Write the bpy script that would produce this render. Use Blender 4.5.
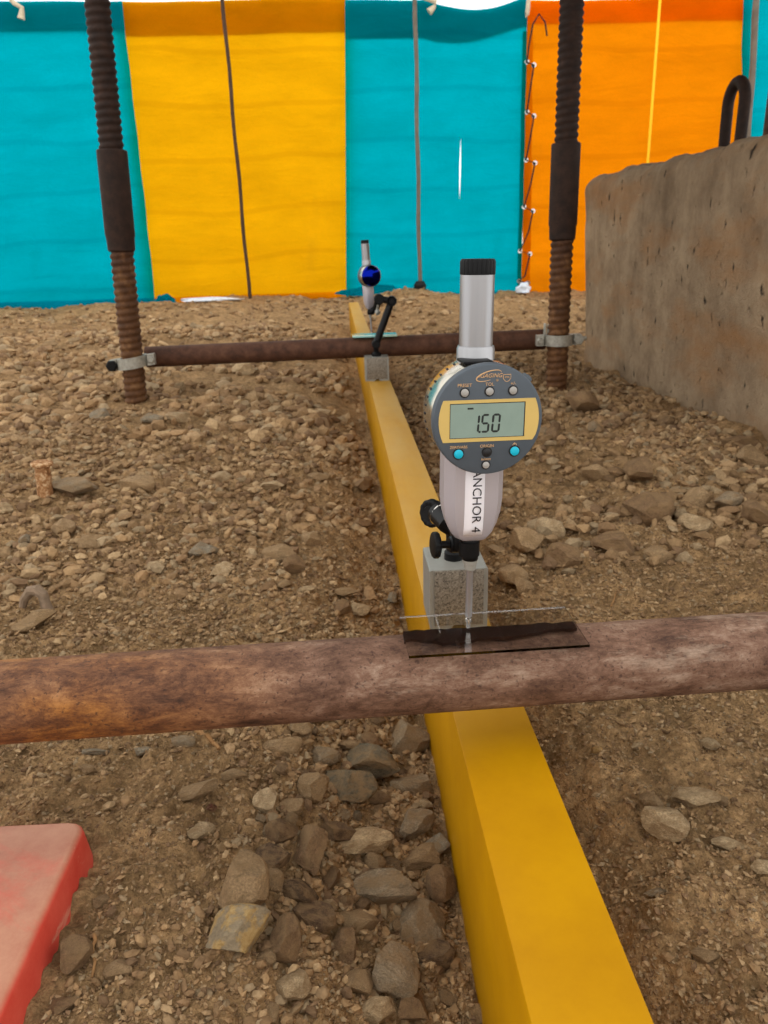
import bpy, bmesh, math, random
import numpy as np
from mathutils import Vector, Matrix, Euler

for o in list(bpy.data.objects):
    bpy.data.objects.remove(o)
scene = bpy.context.scene
COL = scene.collection
random.seed(7)
RNG = np.random.default_rng(11)

# ------------------------------------------------------------------ camera
FPX = 785.0
PITCH, YAW, ROLL = map(math.radians, (18.95, 2.93, -1.6))
CAM = np.array([0.0, 0.0, 0.415])
_f = np.array([math.sin(YAW) * math.cos(PITCH), math.cos(YAW) * math.cos(PITCH), -math.sin(PITCH)])
_r0 = np.array([math.cos(YAW), -math.sin(YAW), 0.0])
_u0 = np.cross(_r0, _f)
_r = _r0 * math.cos(ROLL) + _u0 * math.sin(ROLL)
_u = _u0 * math.cos(ROLL) - _r0 * math.sin(ROLL)
cd = bpy.data.cameras.new('camera')
cam = bpy.data.objects.new('camera', cd)
COL.objects.link(cam)
m = Matrix(((_r[0], _u[0], -_f[0], CAM[0]), (_r[1], _u[1], -_f[1], CAM[1]), (_r[2], _u[2], -_f[2], CAM[2]), (0, 0, 0, 1)))
cam.matrix_world = m
cd.sensor_fit = 'VERTICAL'
cd.sensor_height = 36.0
cd.lens = FPX / 1024 * 36.0
cd.clip_start = 0.01
cd.clip_end = 100
cd.dof.use_dof = True
cd.dof.focus_distance = 0.44
cd.dof.aperture_fstop = 26.0
scene.camera = cam

# ------------------------------------------------------------------ world, exposure
w = bpy.data.worlds.new('overcast_sky')
scene.world = w
w.use_nodes = True
bg = w.node_tree.nodes['Background']
bg.inputs[0].default_value = (1.0, 0.985, 0.96, 1)
bg.inputs[1].default_value = 1.0
vs = scene.view_settings
vs.view_transform = 'Standard'
vs.look = 'None'
vs.gamma = 1.0
vs.use_curve_mapping = False
vs.exposure = 0.75


def ray(x, y):
    return _f + _r * (x - 384) / FPX + _u * (512 - y) / FPX


def on_z(x, y, z):
    d = ray(x, y)
    return CAM + d * ((z - CAM[2]) / d[2])


def on_y(x, y, Y):
    d = ray(x, y)
    return CAM + d * ((Y - CAM[1]) / d[1])


def on_x(x, y, X):
    d = ray(x, y)
    return CAM + d * ((X - CAM[0]) / d[0])


# ------------------------------------------------------------------ materials
def srgb(r, g, b):
    def f(c):
        c /= 255.0
        return c / 12.92 if c <= 0.04045 else ((c + 0.055) / 1.055) ** 2.4
    return (f(r), f(g), f(b), 1.0)


class NT:
    def __init__(s, name):
        s.m = bpy.data.materials.new(name)
        s.m.use_nodes = True
        s.t = s.m.node_tree
        s.b = s.t.nodes['Principled BSDF']
        s.out = s.t.nodes['Material Output']
        s.co = s.n('ShaderNodeTexCoord')

    def n(s, typ, **kw):
        x = s.t.nodes.new(typ)
        for k, v in kw.items():
            setattr(x, k, v)
        return x

    def l(s, a, b):
        s.t.links.new(a, b)

    def mapped(s, scale=(1, 1, 1), coord='Object'):
        mp = s.n('ShaderNodeMapping')
        mp.inputs['Scale'].default_value = scale
        s.l(s.co.outputs[coord], mp.inputs['Vector'])
        return mp.outputs[0]

    def noise(s, scale, detail=6, rough=0.6, vec=None, dist=0.0):
        x = s.n('ShaderNodeTexNoise')
        x.inputs['Scale'].default_value = scale
        x.inputs['Detail'].default_value = detail
        x.inputs['Roughness'].default_value = rough
        x.inputs['Distortion'].default_value = dist
        s.l(vec if vec is not None else s.co.outputs['Object'], x.inputs['Vector'])
        return x.outputs['Fac']

    def ramp(s, fac, stops, interp='LINEAR'):
        x = s.n('ShaderNodeValToRGB')
        x.color_ramp.interpolation = interp
        els = x.color_ramp.elements
        while len(els) < len(stops):
            els.new(0.5)
        for e, (p, c) in zip(els, stops):
            e.position = p
            e.color = c if len(c) == 4 else (*c, 1)
        s.l(fac, x.inputs[0])
        return x.outputs[0]

    def mix(s, fac, a, b, mode='MIX'):
        x = s.n('ShaderNodeMix', data_type='RGBA', blend_type=mode)
        for sock, v in ((x.inputs[0], fac), (x.inputs[6], a), (x.inputs[7], b)):
            if hasattr(v, 'links') or isinstance(v, bpy.types.NodeSocket):
                s.l(v, sock)
            else:
                sock.default_value = v
        return x.outputs[2]

    def bump(s, h, strength=0.5, dist=0.002):
        x = s.n('ShaderNodeBump')
        x.inputs['Strength'].default_value = strength
        x.inputs['Distance'].default_value = dist
        s.l(h, x.inputs['Height'])
        s.l(x.outputs[0], s.b.inputs['Normal'])

    def col(s, c):
        if isinstance(c, bpy.types.NodeSocket):
            s.l(c, s.b.inputs['Base Color'])
        else:
            s.b.inputs['Base Color'].default_value = c

    def pbr(s, rough=0.5, metal=0.0, spec=0.5):
        s.b.inputs['Roughness'].default_value = rough
        s.b.inputs['Metallic'].default_value = metal
        s.b.inputs['Specular IOR Level'].default_value = spec


M = {}
BLK = (0, 0, 0, 1)
WHT = (1, 1, 1, 1)


def simple(name, c, rough=0.5, metal=0.0, spec=0.5, var=0.15, vs_=40.0, bump=0.0):
    t = NT(name)
    f = t.noise(vs_, 5)
    a = tuple(min(1, x * (1 - var)) for x in c[:3]) + (1,)
    b = tuple(min(1, x * (1 + var)) for x in c[:3]) + (1,)
    t.col(t.ramp(f, [(0.3, a), (0.7, b)]))
    t.pbr(rough, metal, spec)
    if bump:
        t.bump(f, bump, 0.0006)
    M[name] = t.m
    return t.m


def make_materials():
    # soil
    t = NT('soil')
    big = t.noise(2.2, 4, 0.6)
    mid = t.noise(22, 6, 0.65)
    fine = t.noise(260, 5, 0.7)
    c1 = t.ramp(big, [(0.3, srgb(146, 117, 82)), (0.7, srgb(182, 150, 109))])
    c2 = t.ramp(mid, [(0.32, (0.6, 0.58, 0.55, 1)), (0.66, (1.25, 1.22, 1.2, 1))])
    c3 = t.ramp(fine, [(0.36, (0.72, 0.71, 0.69, 1)), (0.62, (1.22, 1.21, 1.2, 1))])
    c = t.mix(1.0, t.mix(1.0, c1, c2, 'MULTIPLY'), c3, 'MULTIPLY')
    t.pbr(0.95, 0, 0.15)
    wob = t.n('ShaderNodeVectorMath', operation='ADD')
    nz = t.n('ShaderNodeTexNoise')
    nz.inputs['Scale'].default_value = 300
    t.l(t.co.outputs['Object'], nz.inputs['Vector'])
    sc = t.n('ShaderNodeVectorMath', operation='SCALE')
    t.l(nz.outputs['Color'], sc.inputs[0])
    sc.inputs['Scale'].default_value = 0.004
    t.l(t.co.outputs['Object'], wob.inputs[0])
    t.l(sc.outputs[0], wob.inputs[1])
    hs = []
    for k_, (vsc, amp) in enumerate(((110, 1.0), (290, 0.55))):
        vo = t.n('ShaderNodeTexVoronoi')
        vo.inputs['Scale'].default_value = vsc
        t.l(wob.outputs[0], vo.inputs['Vector'])
        sepc = t.n('ShaderNodeSeparateColor')
        t.l(vo.outputs['Color'], sepc.inputs[0])
        # crumb: dome times a random size
        sub = t.n('ShaderNodeMath', operation='SUBTRACT', use_clamp=True)
        t.l(sepc.outputs[0], sub.inputs[0])
        t.l(vo.outputs['Distance'], sub.inputs[1])
        ml = t.n('ShaderNodeMath', operation='MULTIPLY')
        t.l(sub.outputs[0], ml.inputs[0])
        ml.inputs[1].default_value = amp
        hs.append(ml.outputs[0])
        c = t.mix(1.0, c, t.ramp(sepc.outputs[1], [(0.0, (0.84, 0.83, 0.82, 1)), (1.0, (1.14, 1.14, 1.13, 1))]), 'MULTIPLY')
    t.col(c)
    hh = t.n('ShaderNodeMath', operation='ADD')
    t.l(hs[0], hh.inputs[0])
    t.l(hs[1], hh.inputs[1])
    h2 = t.n('ShaderNodeMath', operation='ADD')
    t.l(hh.outputs[0], h2.inputs[0])
    t.l(t.noise(500, 4, 0.7), h2.inputs[1])
    t.bump(h2.outputs[0], 1.0, 0.0045)
    M['soil'] = t.m
    # gravel (colour carried per pebble)
    t = NT('gravel')
    at = t.n('ShaderNodeAttribute', attribute_name='tone')
    f = t.noise(220, 5, 0.65)
    t.col(t.mix(1.0, at.outputs['Color'], t.ramp(f, [(0.3, (0.72, 0.7, 0.68, 1)), (0.7, (1.2, 1.2, 1.2, 1))]), 'MULTIPLY'))
    t.pbr(0.92, 0, 0.2)
    t.bump(t.noise(420, 4, 0.7), 0.5, 0.001)
    M['gravel'] = t.m
    # rock (colour from the object's own colour)
    t = NT('rock')
    oi = t.n('ShaderNodeObjectInfo')
    seedv = t.n('ShaderNodeVectorMath', operation='ADD')
    rnd = t.n('ShaderNodeMath', operation='MULTIPLY')
    t.l(oi.outputs['Random'], rnd.inputs[0])
    rnd.inputs[1].default_value = 40.0
    t.l(t.co.outputs['Object'], seedv.inputs[0])
    t.l(rnd.outputs[0], seedv.inputs[1])
    sv = seedv.outputs[0]
    f = t.noise(1.9, 8, 0.72, sv, 0.6)
    g = t.noise(11, 6, 0.75, sv)
    dust = t.noise(1.3, 7, 0.72, sv, 0.4)
    c = t.mix(1.0, oi.outputs['Color'], t.ramp(f, [(0.3, (0.6, 0.59, 0.57, 1)), (0.7, (1.3, 1.29, 1.27, 1))]), 'MULTIPLY')
    c = t.mix(1.0, c, t.ramp(g, [(0.35, (0.62, 0.62, 0.62, 1)), (0.65, (1.28, 1.28, 1.28, 1))]), 'MULTIPLY')
    c = t.mix(t.ramp(dust, [(0.42, BLK), (0.6, (0.75, 0.75, 0.75, 1))]), c, srgb(142, 114, 80))
    t.col(c)
    t.pbr(0.9, 0, 0.2)
    t.bump(t.noise(5.5, 9, 0.72, sv), 0.9, 0.0035)
    M['rock'] = t.m
    # lichen stone: ochre patch
    t = NT('lichen_rock')
    f = t.noise(5, 7, 0.75, dist=0.5)
    t.col(t.mix(t.ramp(t.noise(1.1, 6, 0.65), [(0.47, BLK), (0.54, WHT)]),
                t.ramp(f, [(0.3, srgb(122, 107, 84)), (0.7, srgb(164, 146, 118))]),
                t.ramp(f, [(0.3, srgb(152, 116, 66)), (0.7, srgb(190, 162, 110))])))
    t.pbr(0.88, 0, 0.2)
    t.bump(t.noise(5.5, 9, 0.72), 0.9, 0.0035)
    M['lichen_rock'] = t.m
    # rusty near pipe
    t = NT('rusty_pipe')
    v = t.mapped((0.45, 1, 1))
    f = t.noise(62, 10, 0.82, v, 0.2)
    big = t.noise(7, 4, 0.6, v)
    spots = t.noise(380, 4, 0.6)
    base = t.ramp(f, [(0.32, srgb(50, 30, 20)), (0.43, srgb(92, 63, 46)), (0.54, srgb(124, 92, 73)), (0.66, srgb(160, 134, 114))])
    orange = t.ramp(f, [(0.34, srgb(50, 26, 12)), (0.47, srgb(108, 62, 24)), (0.62, srgb(172, 112, 46))])
    sep = t.n('ShaderNodeSeparateXYZ')
    t.l(t.co.outputs['Object'], sep.inputs[0])
    mr = t.n('ShaderNodeMapRange')
    t.l(sep.outputs[0], mr.inputs[0])
    mr.inputs[1].default_value = -0.16
    mr.inputs[2].default_value = -0.02
    mr.inputs[3].default_value = 1.0
    mr.inputs[4].default_value = 0.0
    mm = t.n('ShaderNodeMath', operation='MULTIPLY')
    t.l(mr.outputs[0], mm.inputs[0])
    t.l(t.ramp(big, [(0.30, BLK), (0.48, WHT)]), mm.inputs[1])
    c = t.mix(mm.outputs[0], base, orange)
    c = t.mix(t.ramp(spots, [(0.58, BLK), (0.66, (0.7, 0.7, 0.7, 1))]), c, srgb(58, 34, 24))
    c = t.mix(t.ramp(t.noise(24, 8, 0.8, t.mapped((0.3, 1, 1))), [(0.58, BLK), (0.70, (0.6, 0.6, 0.6, 1))]), c, srgb(188, 164, 142))
    t.col(c)
    t.pbr(0.7, 0.0, 0.35)
    t.bump(t.noise(230, 8, 0.75), 0.7, 0.0018)
    M['rusty_pipe'] = t.m
    # dark rust
    for nm, lo, mid_, hi in (('dark_rust', (24, 13, 8), (42, 26, 17), (62, 40, 28)),
                             ('brown_rust', (48, 28, 18), (80, 50, 34), (104, 70, 50)),
                             ('thread_rust', (34, 20, 12), (62, 38, 24), (112, 74, 42))):
        t = NT(nm)
        f = t.noise(36, 8, 0.7)
        c = t.ramp(f, [(0.28, srgb(*lo)), (0.5, srgb(*mid_)), (0.75, srgb(*hi))])
        if nm == 'thread_rust':
            # the buried lower end of the jack screw carries bright fresh rust
            sep = t.n('ShaderNodeSeparateXYZ')
            t.l(t.co.outputs['Object'], sep.inputs[0])
            r = t.ramp(sep.outputs[2], [(0.0, WHT), (0.30, WHT), (0.42, BLK)])
            c = t.mix(r, c, t.ramp(f, [(0.25, srgb(46, 28, 14)), (0.5, srgb(88, 56, 30)), (0.75, srgb(136, 98, 60))]))
        t.col(c)
        t.pbr(0.75, 0.0, 0.3)
        t.bump(t.noise(260, 6, 0.7), 0.4, 0.0008)
        M[nm] = t.m
    # yellow painted steel with dust and worn patches
    t = NT('yellow_paint')
    f = t.noise(14, 6, 0.7)
    v = t.mapped((3, 0.5, 1))
    dusty = t.noise(6, 6, 0.65, v)
    c = t.ramp(f, [(0.3, srgb(172, 119, 0)), (0.7, srgb(187, 134, 0))])
    sep = t.n('ShaderNodeSeparateXYZ')
    t.l(t.co.outputs['Object'], sep.inputs[0])
    mr = t.n('ShaderNodeMapRange')
    t.l(sep.outputs[1], mr.inputs[0])
    mr.inputs[1].default_value = 0.42
    mr.inputs[2].default_value = 0.62
    mm = t.n('ShaderNodeMath', operation='MULTIPLY')
    t.l(mr.outputs[0], mm.inputs[0])
    t.l(t.ramp(dusty, [(0.25, (0.15, 0.15, 0.15, 1)), (0.7, (0.75, 0.75, 0.75, 1))]), mm.inputs[1])
    geo = t.n('ShaderNodeNewGeometry')
    sn = t.n('ShaderNodeSeparateXYZ')
    t.l(geo.outputs['Normal'], sn.inputs[0])
    mz = t.n('ShaderNodeMath', operation='MULTIPLY', use_clamp=True)
    t.l(sn.outputs[2], mz.inputs[0])
    mz.inputs[1].default_value = 0.9
    m3 = t.n('ShaderNodeMath', operation='MULTIPLY')
    t.l(mm.outputs[0], m3.inputs[0])
    t.l(mz.outputs[0], m3.inputs[1])
    c = t.mix(m3.outputs[0], c, srgb(186, 156, 96))
    chips = t.noise(90, 5, 0.6, t.mapped((1, 0.35, 1)))
    c = t.mix(t.ramp(chips, [(0.725, BLK), (0.745, WHT)]), c, srgb(120, 82, 30))
    t.col(c)
    t.pbr(0.5, 0, 0.12)
    t.bump(t.noise(160, 4, 0.6), 0.12, 0.0006)
    M['yellow_paint'] = t.m
    # concrete
    t = NT('concrete')
    f = t.noise(9, 8, 0.7)
    streak = t.noise(7, 6, 0.65, t.mapped((1, 1, 0.16)))
    rust = t.noise(5, 5, 0.6, t.mapped((0.5, 0.5, 1.4)))
    pits = t.noise(52, 3, 0.5, t.mapped((1, 1, 0.55)))
    c = t.ramp(f, [(0.34, srgb(128, 107, 84)), (0.66, srgb(168, 146, 118))])
    c = t.mix(1.0, c, t.ramp(streak, [(0.3, (0.78, 0.76, 0.74, 1)), (0.6, (1.06, 1.05, 1.04, 1))]), 'MULTIPLY')
    c = t.mix(t.ramp(rust, [(0.5, BLK), (0.66, (0.65, 0.65, 0.65, 1))]), c, srgb(152, 108, 66))
    c = t.mix(t.ramp(pits, [(0.68, BLK), (0.72, WHT)]), c, srgb(58, 48, 38))
    c = t.mix(t.ramp(t.noise(26, 4, 0.7, t.mapped((1, 1.0, 0.3)), 1.5), [(0.70, BLK), (0.76, (0.5, 0.5, 0.5, 1))]), c, srgb(190, 172, 148))
    t.col(c)
    t.pbr(0.9, 0, 0.2)
    hh = t.n('ShaderNodeMath', operation='SUBTRACT')
    t.l(t.noise(120, 8, 0.7), hh.inputs[0])
    t.l(t.ramp(pits, [(0.63, BLK), (0.72, WHT)]), hh.inputs[1])
    t.bump(hh.outputs[0], 0.9, 0.006)
    M['concrete'] = t.m
    # tarpaulin cloths: woven, lets daylight through
    for nm, cc in (('teal_tarp', (0.0, 0.45, 0.585)), ('yellow_tarp', (0.94, 0.465, 0.003)), ('orange_tarp', (0.94, 0.28, 0.002))):
        t = NT(nm)
        f = t.noise(3.2, 5, 0.6, t.mapped((0.7, 1, 2.2)))
        g = t.noise(240, 2, 0.5)
        stain = t.noise(1.6, 6, 0.7, t.mapped((2.0, 1, 0.5)))
        c = t.ramp(f, [(0.3, (*[x * 0.84 for x in cc], 1)), (0.7, (*cc, 1))])
        c = t.mix(1.0, c, t.ramp(g, [(0.3, (0.9, 0.9, 0.9, 1)), (0.7, (1.05, 1.05, 1.05, 1))]), 'MULTIPLY')
        c = t.mix(t.ramp(stain, [(0.58, BLK), (0.75, (0.22, 0.22, 0.22, 1))]), c, (cc[0] * 0.6, cc[1] * 0.62, cc[2] * 0.6 + 0.01, 1))
        bp = t.n('ShaderNodeBump')
        bp.inputs['Strength'].default_value = 0.5
        bp.inputs['Distance'].default_value = 0.03
        t.l(t.noise(2.6, 6, 0.62, t.mapped((0.8, 1, 3.0)), 0.7), bp.inputs['Height'])
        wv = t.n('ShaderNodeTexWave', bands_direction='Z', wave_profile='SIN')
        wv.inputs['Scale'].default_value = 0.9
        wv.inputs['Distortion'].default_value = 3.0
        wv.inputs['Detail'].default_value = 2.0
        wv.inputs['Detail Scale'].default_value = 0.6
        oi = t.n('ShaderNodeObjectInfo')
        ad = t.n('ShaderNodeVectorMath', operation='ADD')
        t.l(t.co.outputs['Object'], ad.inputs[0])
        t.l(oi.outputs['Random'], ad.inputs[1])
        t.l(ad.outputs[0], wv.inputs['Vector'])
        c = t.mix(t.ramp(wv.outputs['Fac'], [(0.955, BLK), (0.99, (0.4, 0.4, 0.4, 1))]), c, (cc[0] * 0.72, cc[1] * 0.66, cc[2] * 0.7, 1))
        df = t.n('ShaderNodeBsdfDiffuse')
        tr = t.n('ShaderNodeBsdfTranslucent')
        t.l(c, df.inputs[0])
        t.l(c, tr.inputs[0])
        t.l(bp.outputs[0], df.inputs['Normal'])
        t.l(bp.outputs[0], tr.inputs['Normal'])
        mx = t.n('ShaderNodeMixShader')
        mx.inputs[0].default_value = 0.78
        t.l(df.outputs[0], mx.inputs[1])
        t.l(tr.outputs[0], mx.inputs[2])
        t.l(mx.outputs[0], t.out.inputs[0])
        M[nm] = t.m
    for nm, cc in (('teal_hem', (0.0, 0.20, 0.17)), ('yellow_hem', (0.52, 0.24, 0.0)), ('orange_hem', (0.75, 0.22, 0.0))):
        t = NT(nm)
        c = t.ramp(t.noise(6, 5, 0.6), [(0.3, (*[x * 0.85 for x in cc], 1)), (0.7, (*cc, 1))])
        df = t.n('ShaderNodeBsdfDiffuse')
        tr = t.n('ShaderNodeBsdfTranslucent')
        t.l(c, df.inputs[0])
        t.l(c, tr.inputs[0])
        mx = t.n('ShaderNodeMixShader')
        mx.inputs[0].default_value = 0.5
        t.l(df.outputs[0], mx.inputs[1])
        t.l(tr.outputs[0], mx.inputs[2])
        t.l(mx.outputs[0], t.out.inputs[0])
        M[nm] = t.m
    # clear glass
    for nm, c, ro in (('clear_glass', (0.985, 0.99, 0.98, 1), 0.01), ('green_glass', (0.55, 0.86, 0.78, 1), 0.05)):
        t = NT(nm)
        t.col(t.ramp(t.noise(20), [(0.3, tuple(x * 0.985 for x in c[:3])), (0.7, c)]))
        t.pbr(ro, 0, 0.5)
        t.b.inputs['Transmission Weight'].default_value = 1.0 if nm == 'clear_glass' else 0.45
        t.b.inputs['IOR'].default_value = 1.5
        M[nm] = t.m
    # red dusty plastic
    t = NT('red_plastic')
    f = t.noise(26, 7, 0.7)
    sep = t.n('ShaderNodeSeparateXYZ')
    geo = t.n('ShaderNodeNewGeometry')
    t.l(geo.outputs['Normal'], sep.inputs[0])
    up = t.ramp(sep.outputs[2], [(0.45, (0.12, 0.12, 0.12, 1)), (0.95, (0.95, 0.95, 0.95, 1))])
    dd = t.n('ShaderNodeMix', data_type='RGBA', blend_type='MULTIPLY')
    dd.inputs[0].default_value = 1.0
    t.l(up, dd.inputs[6])
    t.l(t.ramp(t.noise(13, 6, 0.65, dist=0.6), [(0.24, (0.15, 0.15, 0.15, 1)), (0.45, (0.9, 0.9, 0.9, 1))]), dd.inputs[7])
    c = t.mix(dd.outputs[2], t.ramp(f, [(0.3, srgb(206, 48, 36)), (0.7, srgb(222, 84, 68))]), t.ramp(f, [(0.3, srgb(164, 112, 88)), (0.7, srgb(190, 150, 120))]))
    c = t.mix(t.ramp(t.noise(40, 6, 0.7, t.mapped((1, 0.4, 1)), 1.0), [(0.62, BLK), (0.7, (0.6, 0.6, 0.6, 1))]), c, srgb(214, 168, 140))
    t.col(c)
    t.pbr(0.55, 0, 0.4)
    t.bump(t.noise(190, 6, 0.7), 0.25, 0.0008)
    M['red_plastic'] = t.m
    # dial metals and plastics
    t = NT('brushed_silver')
    f = t.noise(60, 4, 0.6, t.mapped((1, 1, 0.05)))
    t.col(t.ramp(f, [(0.3, srgb(150, 150, 152)), (0.7, srgb(172, 172, 175))]))
    t.pbr(0.34, 0.85, 0.5)
    M['brushed_silver'] = t.m
    simple('silver_paint', srgb(186, 180, 186), 0.33, 0.35, 0.5, 0.03)
    simple('bezel_grey', srgb(74, 82, 90), 0.55, 0, 0.4, 0.05, 200)
    simple('ring_metal', srgb(190, 186, 172), 0.22, 0.95, 0.5, 0.05)
    simple('panel_yellow', srgb(204, 174, 100), 0.5, 0, 0.4, 0.04)
    simple('lcd_glass', srgb(132, 152, 142), 0.25, 0, 0.5, 0.05, 90)
    simple('lcd_ink', srgb(28, 34, 34), 0.4, 0, 0.4, 0.05)
    simple('gold_print', srgb(206, 164, 116), 0.5, 0, 0.4, 0.04)
    simple('ink_black', srgb(28, 20, 24), 0.6, 0, 0.3, 0.05)
    simple('label_paper', srgb(240, 236, 240), 0.6, 0, 0.4, 0.02)
    simple('button_grey', srgb(160, 157, 152), 0.5, 0, 0.4, 0.04)
    simple('button_cyan', srgb(10, 178, 206), 0.45, 0, 0.4, 0.05)
    simple('button_black', srgb(26, 26, 28), 0.5, 0, 0.4, 0.05)
    simple('black_plastic', srgb(14, 14, 15), 0.45, 0, 0.16, 0.15, 120)
    simple('black_metal', srgb(10, 10, 11), 0.4, 0.0, 0.2, 0.1)
    simple('chrome', srgb(200, 196, 190), 0.12, 1.0, 0.5, 0.03)
    simple('navy_gloss', srgb(8, 24, 130), 0.10, 1.0, 0.5, 0.1)
    simple('galvanised', srgb(158, 154, 142), 0.5, 0.35, 0.5, 0.25, 120, 0.3)
    t = NT('base_steel')
    f = t.noise(520, 4, 0.75)
    t.col(t.ramp(f, [(0.34, srgb(58, 50, 42)), (0.5, srgb(124, 114, 100)), (0.75, srgb(160, 150, 132))]))
    t.pbr(0.5, 0.25, 0.5)
    M['base_steel'] = t.m
    simple('base_steel_plain', srgb(150, 148, 140), 0.4, 0.3, 0.5, 0.06, 80)
    simple('pole_brown', srgb(70, 50, 34), 0.7, 0, 0.3, 0.3, 12)
    simple('pole_grey', srgb(110, 100, 88), 0.7, 0, 0.3, 0.25, 12)
    simple('rope', srgb(200, 186, 160), 0.9, 0, 0.2, 0.2, 60)
    simple('black_cord', srgb(24, 22, 20), 0.7, 0, 0.3, 0.2)
    simple('brown_strip', srgb(46, 24, 14), 0.6, 0, 0.2, 0.3, 160, 0.4)
    simple('twig', srgb(140, 104, 66), 0.9, 0, 0.2, 0.3, 120)
    simple('grey_root', srgb(132, 112, 92), 0.9, 0, 0.2, 0.3, 120, 0.4)
    simple('seam_yellow', srgb(252, 196, 20), 0.6, 0, 0.3, 0.04)
    simple('plastic_scrap', srgb(214, 222, 232), 0.5, 0, 0.4, 0.06, 20)
    t = NT('mottled_peg')
    f = t.noise(130, 4, 0.7)
    t.col(t.ramp(f, [(0.38, srgb(112, 74, 44)), (0.52, srgb(168, 122, 80)), (0.64, srgb(206, 176, 138))]))
    t.pbr(0.9, 0, 0.2)
    M['mottled_peg'] = t.m


make_materials()


# ------------------------------------------------------------------ helpers
def tag(o, label=None, cat=None, group=None, kind=None):
    if label:
        o['label'] = label
    if cat:
        o['category'] = cat
    if group:
        o['group'] = group
    if kind:
        o['kind'] = kind
    return o


def thing(name, label, cat, loc=(0, 0, 0), rot=None, group=None):
    o = bpy.data.objects.new(name, None)
    o.empty_display_size = 0.02
    COL.objects.link(o)
    o.location = loc
    if rot is not None:
        o.rotation_euler = rot
    return tag(o, label, cat, group)


def link(name, me, mat, parent=None, loc=None):
    o = bpy.data.objects.new(name, me)
    if mat is not None:
        me.materials.append(M[mat] if isinstance(mat, str) else mat)
    COL.objects.link(o)
    if parent is not None:
        o.parent = parent
    if loc is not None:
        o.location = loc
    return o


class MB:
    """collects shapes of one part"""

    def __init__(s):
        s.v = []
        s.f = []

    def add(s, vs_, fs):
        k = len(s.v)
        s.v += [tuple(map(float, p)) for p in vs_]
        s.f += [tuple(i + k for i in q) for q in fs]
        return s

    def box(s, c, d, rot=None, bevel=0.0, seg=2):
        bm = bmesh.new()
        bmesh.ops.create_cube(bm, size=1.0)
        bmesh.ops.scale(bm, vec=d, verts=bm.verts)
        if bevel:
            bmesh.ops.bevel(bm, geom=bm.edges[:], offset=bevel, segments=seg, profile=0.5, affect='EDGES')
        mt = Matrix.Translation(Vector(c))
        if rot is not None:
            mt = mt @ (rot.to_4x4() if isinstance(rot, Matrix) else Euler(rot).to_matrix().to_4x4())
        bm.transform(mt)
        bm.verts.index_update()
        s.add([v.co for v in bm.verts], [[v.index for v in f.verts] for f in bm.faces])
        bm.free()
        return s

    def rev(s, prof, p0=(0, 0, 0), axis=(0, 0, 1), n=32, cap=True):
        """profile (radius, height) turned about an axis from p0"""
        ax = Vector(axis).normalized()
        q = Vector((0, 0, 1)).rotation_difference(ax)
        p0 = Vector(p0)
        vs_, fs = [], []
        for r, h in prof:
            for i in range(n):
                a = 2 * math.pi * i / n
                vs_.append(p0 + q @ Vector((r * math.cos(a), r * math.sin(a), h)))
        for k in range(len(prof) - 1):
            for i in range(n):
                j = (i + 1) % n
                fs.append((k * n + i, k * n + j, (k + 1) * n + j, (k + 1) * n + i))
        if cap:
            fs.append(tuple(reversed(range(n))))
            fs.append(tuple((len(prof) - 1) * n + i for i in range(n)))
        return s.add(vs_, fs)

    def cyl(s, a, b, r, r2=None, n=24, bev=0.0):
        a, b = Vector(a), Vector(b)
        L = (b - a).length
        r2 = r if r2 is None else r2
        if bev:
            pr = [(r - bev, 0), (r, bev), (r2, L - bev), (r2 - bev, L)]
        else:
            pr = [(r, 0), (r2, L)]
        return s.rev(pr, a, b - a, n)

    def tube(s, pts, r, n=8):
        pts = [Vector(p) for p in pts]
        rs = r if isinstance(r, (list, tuple)) else [r] * len(pts)
        vs_, fs = [], []
        up = None
        for i, p in enumerate(pts):
            d = (pts[min(i + 1, len(pts) - 1)] - pts[max(i - 1, 0)]).normalized()
            if up is None:
                up = d.orthogonal().normalized()
            else:
                up = (up - d * up.dot(d)).normalized()
            sd = d.cross(up)
            for k in range(n):
                a = 2 * math.pi * k / n
                vs_.append(p + (up * math.cos(a) + sd * math.sin(a)) * rs[i])
        for i in range(len(pts) - 1):
            for k in range(n):
                j = (k + 1) % n
                fs.append((i * n + k, i * n + j, (i + 1) * n + j, (i + 1) * n + k))
        fs.append(tuple(reversed(range(n))))
        fs.append(tuple((len(pts) - 1) * n + k for k in range(n)))
        return s.add(vs_, fs)

    def prism(s, poly, a, b, frame):
        """2-D polygon (u,v) extruded from w=a to w=b in frame(u,v,w)->point"""
        n = len(poly)
        vs_ = [frame(u, v, a) for u, v in poly] + [frame(u, v, b) for u, v in poly]
        fs = [tuple(range(n)), tuple(reversed(range(n, 2 * n)))]
        for i in range(n):
            j = (i + 1) % n
            fs.append((i, n + i, n + j, j))
        return s.add(vs_, fs)

    def build(s, name, mat, parent=None, org=(0, 0, 0), smooth=True, angle=35):
        me = bpy.data.meshes.new(name)
        ox, oy, oz = org
        me.from_pydata([(x - ox, y - oy, z - oz) for x, y, z in s.v], [], s.f)
        bm = bmesh.new()
        bm.from_mesh(me)
        bmesh.ops.recalc_face_normals(bm, faces=bm.faces)
        bm.to_mesh(me)
        bm.free()
        if smooth:
            me.shade_smooth()
            me.set_sharp_from_angle(angle=math.radians(angle))
        else:
            me.shade_flat()
        return link(name, me, mat, parent, None if parent is not None else org)


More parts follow.
